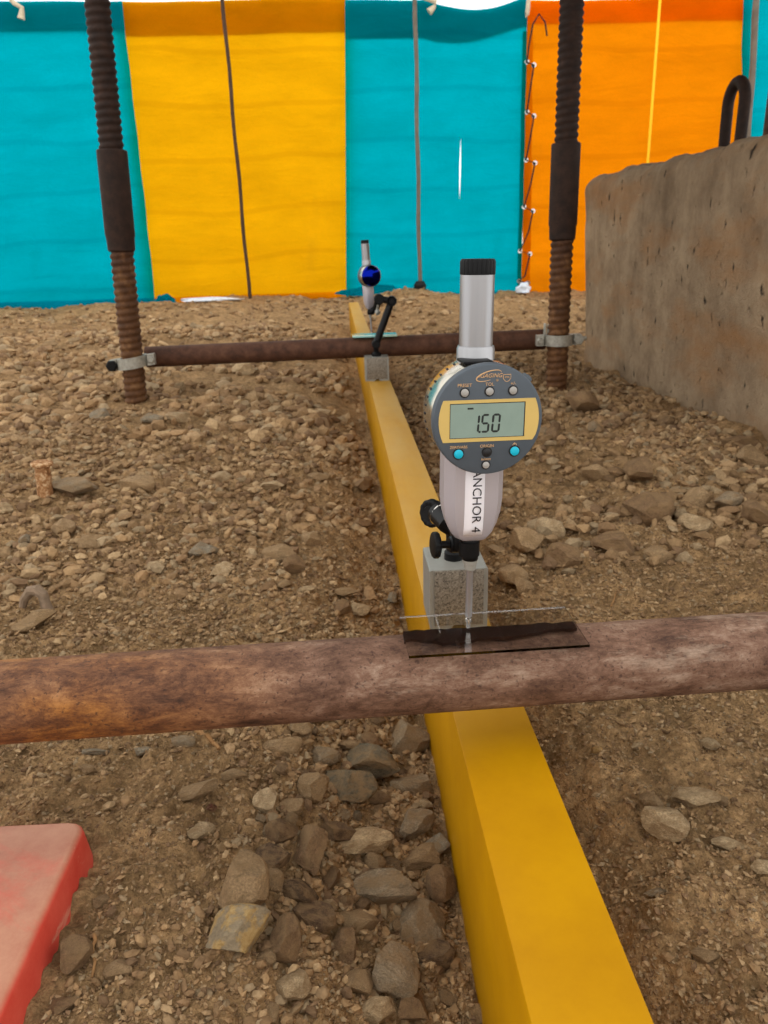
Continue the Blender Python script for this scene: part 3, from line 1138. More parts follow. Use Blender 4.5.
def near_gauge():
    tip = (0.0716, 0.4285, 0.1892)
    t = thing('dial_gauge', 'digital dial gauge reading 1.50 standing on the clear glass plate', 'dial gauge', tip, (0, math.radians(0.9), math.radians(4.0)))
    gauge_common(t)
    ctr = (0.0006, 0.0, FC)
    fy = -0.0290

    def fr(u, v, w_):
        return (ctr[0] + u, fy - w_, ctr[2] + v)
    # drum and rear ring
    MB().rev([(0.0262, 0.0), (0.0268, 0.001), (0.0268, 0.006)], (ctr[0], 0.0105, ctr[2]), (0, -1, 0), 72).build('rear_drum', 'black_plastic', t)
    mb = MB().rev([(0.0270, 0.0), (0.0284, 0.0012), (0.0292, 0.004), (0.0292, 0.0265), (0.0284, 0.0285)], (ctr[0], 0.0055, ctr[2]), (0, -1, 0), 96)
    ringo = mb.build('case_ring', 'ring_metal', t)
    mb = MB()
    for k in range(40):
        a = 2 * math.pi * k / 40
        mb.box((ctr[0] + 0.0292 * math.cos(a), -0.0045, ctr[2] + 0.0292 * math.sin(a)), (0.0006, 0.0032, 0.0011), rot=(0, -a, 0))
    mb.build('ring_marks', 'ink_black', ringo)
    MB().rev([(0.0288, 0.0), (0.0295, 0.001), (0.0295, 0.0045), (0.0290, 0.0058), (0.0282, 0.0062)], (ctr[0], fy + 0.0062, ctr[2]), (0, -1, 0), 96).build('bezel', 'bezel_grey', t)
    MB().rev([(0.02855, -0.0012), (0.02855, -0.0002)], (ctr[0], fy + 0.0012, ctr[2]), (0, -1, 0), 96)
    # yellow panel
    R_ = 0.0272
    poly = []
    h = 0.0111
    a0 = math.asin(h / R_)
    for k in range(9):
        a = -a0 + 2 * a0 * k / 8
        poly.append((R_ * math.cos(a) + 0.0, R_ * math.sin(a)))
    poly[0] = (poly[0][0] - 0.0006, poly[0][1])
    for k in range(9):
        a = math.pi - a0 + 2 * a0 * k / 8
        poly.append((R_ * math.cos(a) + 0.0008, R_ * math.sin(a)))
    pan = MB().prism(poly, 0.0, 0.0003, fr).build('display_panel', 'panel_yellow', t, smooth=False)
    lx0, lx1, lz0, lz1 = -0.0203, 0.0190, -0.0088, 0.0090
    MB().prism([(lx0 - 0.0003, lz0 - 0.0003), (lx1 + 0.0006, lz0 - 0.0003), (lx1 + 0.0006, lz1 + 0.0004), (lx0 - 0.0003, lz1 + 0.0004)], 0.0003, 0.00038, fr).build('screen_border', 'ink_black', pan, smooth=False)
    lcd = MB().prism([(lx0, lz0), (lx1, lz0), (lx1, lz1), (lx0, lz1)], 0.00038, 0.00050, fr).build('screen', 'lcd_glass', pan, smooth=False)
    # digits 1.50, seven segments
    seg = {'1': 'bc', '5': 'afgcd', '0': 'abcdef'}
    dh, dw, th = 0.0100, 0.0046, 0.00112

    def segs(ch, x0, z0):
        mb = MB()
        sh = lambda z: 0.07 * (z - z0)
        g = 0.00018
        for s in seg[ch]:
            half = dh / 2
            if s in 'adg':
                zc = {'a': z0 + dh - th / 2, 'g': z0 + half, 'd': z0 + th / 2}[s]
                q = [(x0 + g + th * .35, zc), (x0 + g + th, zc + th / 2), (x0 + dw - g - th, zc + th / 2), (x0 + dw - g - th * .35, zc), (x0 + dw - g - th, zc - th / 2), (x0 + g + th, zc - th / 2)]
            else:
                xc = x0 + (dw - th / 2 if s in 'bc' else th / 2)
                za, zb = (z0 + half + g, z0 + dh - g - th * .35) if s in 'bf' else (z0 + g + th * .35, z0 + half - g)
                q = [(xc, za), (xc + th / 2, za + th / 2), (xc + th / 2, zb - th / 2), (xc, zb), (xc - th / 2, zb - th / 2), (xc - th / 2, za + th / 2)]
            mb.prism([(u + sh(v), v) for u, v in q], 0.0005, 0.00056, fr)
        return mb
    z0 = -0.0064
    for ch, x0 in (('1', -0.0097), ('5', -0.0043), ('0', 0.0014)):
        segs(ch, x0, z0).build('digit', 'lcd_ink', lcd, smooth=False)
    MB().prism([(-0.0052, z0), (-0.0041, z0), (-0.0041, z0 + 0.0011), (-0.0052, z0 + 0.0011)], 0.0005, 0.00056, fr).build('decimal_point', 'lcd_ink', lcd, smooth=False)
    MB().prism([(-0.0113, 0.0062), (-0.0082, 0.0062), (-0.0082, 0.0071), (-0.0113, 0.0071)], 0.0005, 0.00056, fr).build('minus_sign', 'lcd_ink', lcd, smooth=False)
    # buttons
    for (u, v, r_, mat) in ((-0.0130, 0.0150, 0.0020, 'button_grey'), (0.0001, 0.0153, 0.0020, 'button_grey'), (0.0126, 0.0154, 0.0020, 'button_grey'),
                            (-0.0156, -0.0174, 0.0024, 'button_cyan'), (-0.0003, -0.0170, 0.0021, 'button_black'), (-0.0006, -0.0240, 0.0018, 'button_grey'), (0.0148, -0.0170, 0.0024, 'button_cyan')):
        rim = MB().rev([(r_ + 0.0007, 0.0), (r_ + 0.0007, 0.0003)], fr(u, v, 0), (0, -1, 0), 28).build('button_rim', 'button_black', t)
        MB().rev([(r_, 0.0002), (r_, 0.0009), (r_ * 0.7, 0.0013), (r_ * 0.2, 0.0014)], fr(u, v, 0), (0, -1, 0), 28).build('button', mat, rim)

    def tm(u, v, off=0.0002):
        return Matrix.Translation(Vector(fr(u, v, off))) @ Matrix.Rotation(math.pi / 2, 4, 'X')
    for s_, u, v, sz in (('PRESET', -0.0130, 0.0187, 0.0024), ('TOL', 0.0001, 0.0189, 0.0024), ('+/-', 0.0126, 0.0189, 0.0026),
                         ('ZERO/ABS', -0.0156, -0.0138, 0.0021), ('ORIGIN', -0.0003, -0.0137, 0.0022), ('in/mm', -0.0006, -0.0208, 0.0021)):
        text_part('button_caption', s_, sz, 'gold_print', t, tm(u, v), 0.00005)
    text_part('brand_name', 'iGAGING', 0.0030, 'gold_print', t, tm(0.0002, 0.0233), 0.00005, 0.35)
    text_part('trademark', '®', 0.0018, 'gold_print', t, tm(0.0040, 0.0208), 0.00005)
    text_part('rating_text', 'IP54', 0.0013, 'gold_print', t, tm(0.0092, 0.0223), 0.00005)
    # swoosh round the brand name and the shield outline
    pts = []
    for a in np.linspace(math.radians(15), math.radians(290), 30):
        pts.append(fr(-0.0004 + 0.0064 * math.cos(a) + 0.0014 * math.sin(a), 0.0233 + 0.0026 * math.sin(a) + 0.0011 * math.cos(a), 0.0))
    MB().tube(pts, [0.00012 + 0.00022 * math.sin(math.pi * k / 29) for k in range(30)], 5).build('brand_swoosh', 'gold_print', t)
    pts = [fr(0.0092 + u, 0.0222 + v, 0.0) for u, v in ((-0.002, 0.0015), (0.002, 0.0015), (0.002, -0.0005), (0.001, -0.0018), (0, -0.0022), (-0.001, -0.0018), (-0.002, -0.0005), (-0.002, 0.0015))]
    MB().tube(pts, 0.00018, 5).build('shield_outline', 'gold_print', t)
    pts = [fr(0.0148 + 0.0009 * math.cos(a), -0.0137 + 0.0009 * math.sin(a), 0.0) for a in np.linspace(0, 2 * math.pi, 15)]
    MB().tube(pts, 0.00016, 5).tube([fr(0.0148, -0.0137, 0), fr(0.0148, -0.0124, 0)], 0.00016, 5).build('power_symbol', 'gold_print', t)
    # side port cover and ring tabs
    MB().box((ctr[0] + 0.0287, -0.012, ctr[2] - 0.004), (0.004, 0.012, 0.017), bevel=0.0014).build('port_cover', 'black_plastic', t)
    MB().box((ctr[0] + 0.0235, -0.012, ctr[2] + 0.0175), (0.005, 0.008, 0.007), rot=(0, math.radians(45), 0), bevel=0.0014).build('clamp_tab', 'bezel_grey', t)
    MB().box((ctr[0] - 0.004, -0.013, ctr[2] + 0.0288), (0.016, 0.016, 0.0016), bevel=0.0005).build('top_tab', 'black_plastic', t)
    MB().box((ctr[0] + 0.0165, -0.010, ctr[2] - 0.0235), (0.012, 0.012, 0.006), rot=(0, math.radians(-35), 0), bevel=0.0014).build('lower_lug', 'black_plastic', t)
    # paper label with the anchor name, reading downwards
    zs = [0.0655, 0.070, 0.079, 0.090, 0.112]
    vs_, fs = [], []
    for z in zs:
        for u in (-0.0070, 0.0042):
            vs_.append((u, lab_y(z) - 0.0003, z))
    for k in range(len(zs) - 1):
        fs.append((2 * k, 2 * k + 1, 2 * k + 3, 2 * k + 2))
    lab = MB().add(vs_, fs).build('name_label', 'label_paper', t)
    md = lab.modifiers.new('t', 'SOLIDIFY')
    md.thickness = 0.0002
    mtx = Matrix.Translation(Vector((-0.0004, -0.0131, 0.0680))) @ Matrix.Rotation(math.pi / 2, 4, 'X') @ Matrix.Rotation(-math.pi / 2, 4, 'Z')
    text_part('name_text', 'ANCHOR 4', 0.0074, 'ink_black', lab, mtx, 0.00006, align='RIGHT')
    return t


def lab_y(z):
    # front of the housing at height z
    rows = [(0.0605, 0.5), (0.0615, 0.6), (0.0645, 0.75), (0.0700, 0.88), (0.0770, 0.96), (0.0850, 1.0), (0.2, 1.0)]
    for (a, p), (b, q) in zip(rows, rows[1:]):
        if z <= b:
            return -0.0125 * (p + (q - p) * (z - a) / (b - a))
    return -0.0125


def far_gauge():
    zt = 0.1755 + 0.0245 + 0.0009 + 0.0045
    t = thing('dial_gauge', 'dial gauge with dark blue glossy disc standing on the far pipe', 'dial gauge', (0.0815, PIPE2_Y, zt), (0, math.radians(-2.8), math.radians(20)))
    gauge_common(t, True)
    # the dark glossy back cover faces the camera, the grey bezel peeps out beside it
    MB().rev([(0.0232, 0.0), (0.0246, 0.001), (0.0246, 0.013), (0.0235, 0.0145)], (0.0, -0.010, FC), (0, -1, 0), 64).build('case_ring', 'ring_metal', t)
    MB().rev([(0.0240, 0.0), (0.0236, 0.0035), (0.0205, 0.0075), (0.0145, 0.0108), (0.0072, 0.0125), (0.0012, 0.013)], (0.0, -0.0235, FC), (0, -1, 0), 64).build('dark_cover', 'navy_gloss', t, angle=80)
    MB().rev([(0.0252, 0.0), (0.0252, 0.010)], (0.0, -0.001, FC), (0, -1, 0), 64).build('bezel', 'bezel_grey', t)


near_gauge()
far_gauge()


# ------------------------------------------------------------------ magnetic bases with jointed arms
def magnetic_base(name, label, x0, x1, y0, y1):
    cx, cy = (x0 + x1) / 2, (y0 + y1) / 2
    t = thing(name, label, 'magnetic stand', (cx, cy, BTOP))
    w_, d_, h_ = x1 - x0, y1 - y0, 0.055
    # block with a groove along its foot
    g = 0.007
    poly = [(-w_ / 2 + 0.001, 0), (-g, 0), (-g * 0.5, 0.004), (g * 0.5, 0.004), (g, 0), (w_ / 2 - 0.001, 0), (w_ / 2, 0.001), (w_ / 2, h_ - 0.001), (w_ / 2 - 0.001, h_), (-w_ / 2 + 0.001, h_), (-w_ / 2, h_ - 0.001), (-w_ / 2, 0.001)]
    MB().prism(poly, -d_ / 2 + 0.002, d_ / 2 - 0.002, lambda u, v, ww: (u, ww, v)).build('block', 'base_steel_plain', t)
    # front and rear end plates in speckled steel
    for s in (-1, 1):
        MB().box((0, s * (d_ / 2 - 0.001), h_ / 2 + 0.002), (w_ - 0.0075, 0.002, h_ - 0.0045), bevel=0.0004).build('end_plate', 'base_steel', t)
    return t, cx, cy


def knob(mb, c, axis, r, h):
    """fluted hand wheel"""
    ax = Vector(axis).normalized()
    q = Vector((0, 0, 1)).rotation_difference(ax)
    n = 48
    vs_, fs = [], []
    prof = [(0.80, 0.0), (0.97, 0.12), (1.0, 0.3), (1.0, 0.7), (0.97, 0.88), (0.80, 1.0), (0.55, 0.93), (0.5, 1.05)]
    for pr, ph in prof:
        for i in range(n):
            a = 2 * math.pi * i / n
            rr = r * pr * (1 - (0.04 if i % 4 < 2 else 0) * (pr > 0.9))
            vs_.append(Vector(c) + q @ Vector((rr * math.cos(a), rr * math.sin(a), ph * h)))
    for k in range(len(prof) - 1):
        for i in range(n):
            j = (i + 1) % n
            fs.append((k * n + i, k * n + j, (k + 1) * n + j, (k + 1) * n + i))
    fs.append(tuple(reversed(range(n))))
    fs.append(tuple((len(prof) - 1) * n + i for i in range(n)))
    mb.add(vs_, fs)
    return mb


def near_stand():
    t, cx, cy = magnetic_base('magnetic_stand', 'grey magnetic base with black jointed arm holding the near dial gauge', 0.0662, 0.1145, 0.5866, 0.6430)
    o = Vector(t.location)

    def L(v):
        return Vector(v) - o
    piv = Vector((cx - 0.001, cy - 0.002, 0.160))
    MB().rev([(0.008, 0), (0.008, 0.006), (0.0065, 0.008), (0.0065, 0.014)], L(piv), (0, 0, 1), 24).build('pivot_mount', 'black_plastic', t)
    j1 = Vector((0.086, 0.585, 0.285))
    MB().tube([L(piv + Vector((0, 0, 0.012))), L(piv * 0.5 + j1 * 0.5), L(j1)], 0.0065, 14).build('lower_arm', 'black_metal', t)
    MB().cyl(L(j1 + Vector((-0.014, 0, 0))), L(j1 + Vector((0.014, 0, 0))), 0.011, bev=0.002).build('upper_joint', 'black_plastic', t)
    elb = Vector(on_y(433, 513, 0.50))
    MB().tube([L(j1), L(elb + Vector((0.012, 0.006, 0.004)))], 0.0055, 14).build('middle_arm', 'black_metal', t)
    ax = Vector((-0.75, -0.62, 0.12)).normalized()
    k = MB()
    knob(k, L(elb - ax * 0.002), ax, 0.0098, 0.006)
    k.cyl(L(elb + ax * 0.0), L(elb - ax * 0.016), 0.007)
    k.build('elbow_knob', 'black_plastic', t)
    ring = Vector(on_y(438, 513, 0.485))
    MB().rev([(0.0070, 0), (0.0078, 0.0004), (0.0078, 0.0012), (0.0070, 0.0016), (0.0070, 0)], L(ring), Vector((0.6, -0.72, -0.3)), 32, cap=False).build('joint_ring', 'chrome', t)
    cl = Vector(on_y(456, 536, 0.452))
    a = Vector(on_y(441, 516, 0.480))
    MB().tube([L(ring), L(a * 0.6 + cl * 0.4), L(cl + Vector((0.004, 0.016, -0.004)))], [0.0070, 0.0062, 0.0052], 16).build('front_arm', 'black_metal', t)
    # clamp hugging the stem sleeve
    st = Vector((0.0718, 0.4288, 0.243))
    m_ = MB().rev([(0.0049, -0.0045), (0.0061, -0.0045), (0.0061, 0.0045), (0.0049, 0.0045), (0.0049, -0.0045)], L(st), (0, 0, 1), 28, cap=False)
    m_.box(L(st + Vector((-0.002, 0.016, 0.0))), (0.012, 0.020, 0.010), bevel=0.0012)
    m_.build('stem_clamp', 'black_plastic', t)
    # hand wheel and its screw
    wc = Vector(on_y(437, 545, 0.440))
    end = Vector(on_y(457, 544, 0.442))
    d = (end - wc).normalized()
    wheel = MB()
    knob(wheel, L(wc - d * 0.003), d, 0.0082, 0.0042)
    wo = wheel.build('hand_wheel', 'black_plastic', t)
    MB().cyl(L(wc + d * 0.002), L(end), 0.0024, n=16).cyl(L(end - d * 0.005), L(end + d * 0.004), 0.0052, n=20, bev=0.001).build('wheel_screw', 'black_metal', wo)


def far_stand():
    t, cx, cy = magnetic_base('magnetic_stand', 'small grey magnetic base with black bent arm at the far pipe', 0.0600, 0.1160, 1.856, 1.908)
    o = Vector(t.location)

    def L(v):
        return Vector(v) - o
    piv = Vector((0.0885, 1.884, 0.160))
    MB().rev([(0.011, 0), (0.011, 0.006), (0.008, 0.010)], L(piv), (0, 0, 1), 20).build('pivot_mount', 'black_plastic', t)
    k1 = Vector(on_y(376, 344, 1.880))
    k2 = Vector(on_y(391.5, 301, 1.885))
    MB().cyl(L(k1 + Vector((0, -0.012, 0))), L(k1 + Vector((0, 0.012, 0))), 0.010, bev=0.002).tube([L(piv + Vector((0, 0, 0.006))), L(k1)], 0.006).build('lower_joint', 'black_plastic', t)
    MB().tube([L(k1), L(k2)], 0.0085, 14).build('lower_arm', 'black_metal', t)
    knob(MB(), L(k2 + Vector((0.0, 0.012, 0))), (0, -1, 0), 0.0125, 0.024).build('elbow_knob', 'black_plastic', t)
    k3 = Vector(on_y(379, 299, 1.895))
    MB().tube([L(k2), L(k3)], 0.008, 14).build('upper_arm', 'black_metal', t)
    MB().cyl(L(k3 + Vector((0.0, -0.014, 0.0))), L(k3 + Vector((0, 0.012, 0))), 0.012, bev=0.002).build('upper_joint', 'black_plastic', t)
    k4 = Vector((0.0805, PIPE2_Y - 0.010, 0.2585))
    MB().tube([L(k3), L(k4 + Vector((0.012, -0.004, 0.008))), L(k4)], [0.009, 0.008, 0.007], 14).box(L(k4), (0.016, 0.012, 0.012), bevel=0.002).build('stem_clamp', 'black_plastic', t)
    k5 = Vector(on_y(377, 311, 1.905))
    MB().tube([L(k3), L(k5)], 0.003, 8).rev([(0.006, 0), (0.006, 0.008)], L(k5), (0.3, -0.6, -0.6), 14).build('fine_screw', 'base_steel_plain', t)


near_stand()
far_stand()


# ------------------------------------------------------------------ red plastic block in the corner
def build_red():
    zt = 0.064
    zb = 0.026
    x0, x1, y0, y1 = -0.47, -0.1795, 0.17, 0.4335
    me = MB()
    bm = bmesh.new()
    bmesh.ops.create_cube(bm, size=1.0)
    bmesh.ops.scale(bm, vec=(x1 - x0, y1 - y0, zt - zb), verts=bm.verts)
    for v in bm.verts:                    # side walls flare a little towards the ground
        if v.co.z < 0:
            v.co.x += 0.004 * (1 if v.co.x > 0 else -1)
            v.co.y += 0.003 * (1 if v.co.y > 0 else -1)
    ve = [e for e in bm.edges if abs(e.verts[0].co.z - e.verts[1].co.z) > 0.01]
    bmesh.ops.bevel(bm, geom=ve, offset=0.012, segments=4, profile=0.5, affect='EDGES')
    te = [e for e in bm.edges if e.verts[0].co.z > 0.01 and e.verts[1].co.z > 0.01 and len(e.link_faces) == 2 and abs(e.link_faces[0].normal.z - e.link_faces[1].normal.z) > 0.5]
    bmesh.ops.bevel(bm, geom=te, offset=0.004, segments=3, profile=0.5, affect='EDGES')
    mesh = bpy.data.meshes.new('red_block')
    bm.to_mesh(mesh)
    bm.free()
    mesh.shade_smooth()
    mesh.set_sharp_from_angle(angle=math.radians(35))
    o = link('plastic_block', mesh, 'red_plastic', None, ((x0 + x1) / 2, (y0 + y1) / 2, (zt + zb) / 2))
    o.rotation_euler = (0, 0, math.radians(-1.0))
    tag(o, 'dusty red plastic slab with rounded corner in the lower left', 'plastic slab')


build_red()

# ------------------------------------------------------------------ peg, root, twigs
def small_bits():
    g = on_z(46, 502, 0.045)
    z = Hs(g[0], g[1])
    top = on_y(42, 466, g[1])
    t = thing('ground_peg', 'short mottled brown peg standing in the gravel on the left', 'peg', (g[0], g[1], z - 0.02))
    base = Vector((g[0], g[1], z - 0.02))
    tp = Vector(top)
    n = 8
    pts = [base + (tp - base) * k / n for k in range(n + 1)]
    MB().tube(pts, [0.0115 + 0.0008 * math.sin(k * 2.3) for k in range(n + 1)], 14).build('peg_shaft', 'mottled_peg', t, base)
    MB().rev([(0.012, 0.0), (0.0165, 0.002), (0.0165, 0.005), (0.013, 0.007)], tp, (0.06, -0.02, 1), 18).build('peg_head', 'mottled_peg', t, base)
    g = on_z(34, 600, 0.04)
    pts = []
    for x, y in ((20, 600), (22, 588), (28, 580), (35, 579), (41, 584), (44, 594), (49, 604), (52, 609)):
        pts.append(Vector(on_y(x, y, g[1] - (0.0 if x < 34 else 0.004 * (x - 34) / 6))))
    z = Hs(g[0], g[1])
    dz = z - 0.006 - min(p.z for p in pts)
    pts = [p + Vector((0, 0, dz)) for p in pts]
    o = MB().tube(pts, [0.004, 0.005, 0.0065, 0.007, 0.006, 0.006, 0.006, 0.004], 9).build('dry_root', 'grey_root', None, (g[0], g[1], z))
    tag(o, 'twisted grey root arching out of the dirt behind the near pipe', 'root')
    for a, b, r_, lab in (((97, 950), (96, 990), 0.0011, 'thin brown twig standing in the dirt beside the red slab'),
                          ((198, 744), (222, 764), 0.0022, 'short stick lying in the dirt just below the near pipe'),
                          ((610, 616), (622, 600), 0.0009, 'dry bent stalk in the dirt right of the glass plate')):
        pa, pb = on_z(*a, 0.03), on_z(*b, 0.03)
        pts = []
        for k in range(7):
            p = pa + (pb - pa) * k / 6
            pts.append(Vector((p[0] + 0.001 * math.sin(k * 1.9), p[1], Hs(p[0], p[1]) + 0.0015 + 0.001 * math.sin(k * 1.1))))
        o = MB().tube(pts, [r_ * (1.1 - 0.07 * k) for k in range(7)], 7).build('twig', 'twig', None, pts[0])
        tag(o, lab, 'twig')


small_bits()


# ------------------------------------------------------------------ rocks
def rock_mesh(seed, sub=3, planes=11, rough=0.03, squash=None):
    bm = bmesh.new()
    bmesh.ops.create_icosphere(bm, subdivisions=sub, radius=1.0)
    V = np.array([v.co[:] for v in bm.verts])
    r = np.random.default_rng(seed)
    U = V / np.linalg.norm(V, axis=1)[:, None]
    ns = r.normal(size=(planes, 3))
    ns /= np.linalg.norm(ns, axis=1)[:, None]
    ds = r.uniform(0.48, 0.86, planes)
    W = U.copy()
    for _ in range(2):
        for n_, d_ in zip(ns, ds):
            e = np.maximum(W @ n_ - d_, 0)
            W -= e[:, None] * n_[None, :]
    k = np.zeros(len(W))
    for f, a in ((3.0, 1.0), (7.0, 0.55), (15.0, 0.35), (32.0, 0.22)):
        q = r.normal(size=(4, 3)) * f
        ph = r.uniform(0, 6.28, 4)
        k += a * np.sin(U @ q.T + ph).mean(1)
    W *= (1 + rough * k * 1.6)[:, None]
    W -= (W.max(0) + W.min(0)) / 2
    W /= (W.max(0) - W.min(0)) / 2
    for v, p in zip(bm.verts, W):
        v.co = Vector(p)
    me = bpy.data.meshes.new('rock')
    bm.to_mesh(me)
    bm.free()
    me.shade_smooth()
    me.set_sharp_from_angle(angle=math.radians(24))
    return me


TONE = {'tan': (150, 124, 92), 'pale': (178, 154, 120), 'grey': (138, 121, 98), 'slate': (98, 90, 74), 'brown': (120, 94, 68), 'dark': (92, 72, 54), 'blue': (140, 130, 112), 'ochre': (176, 138, 84), 'red': (84, 36, 24)}

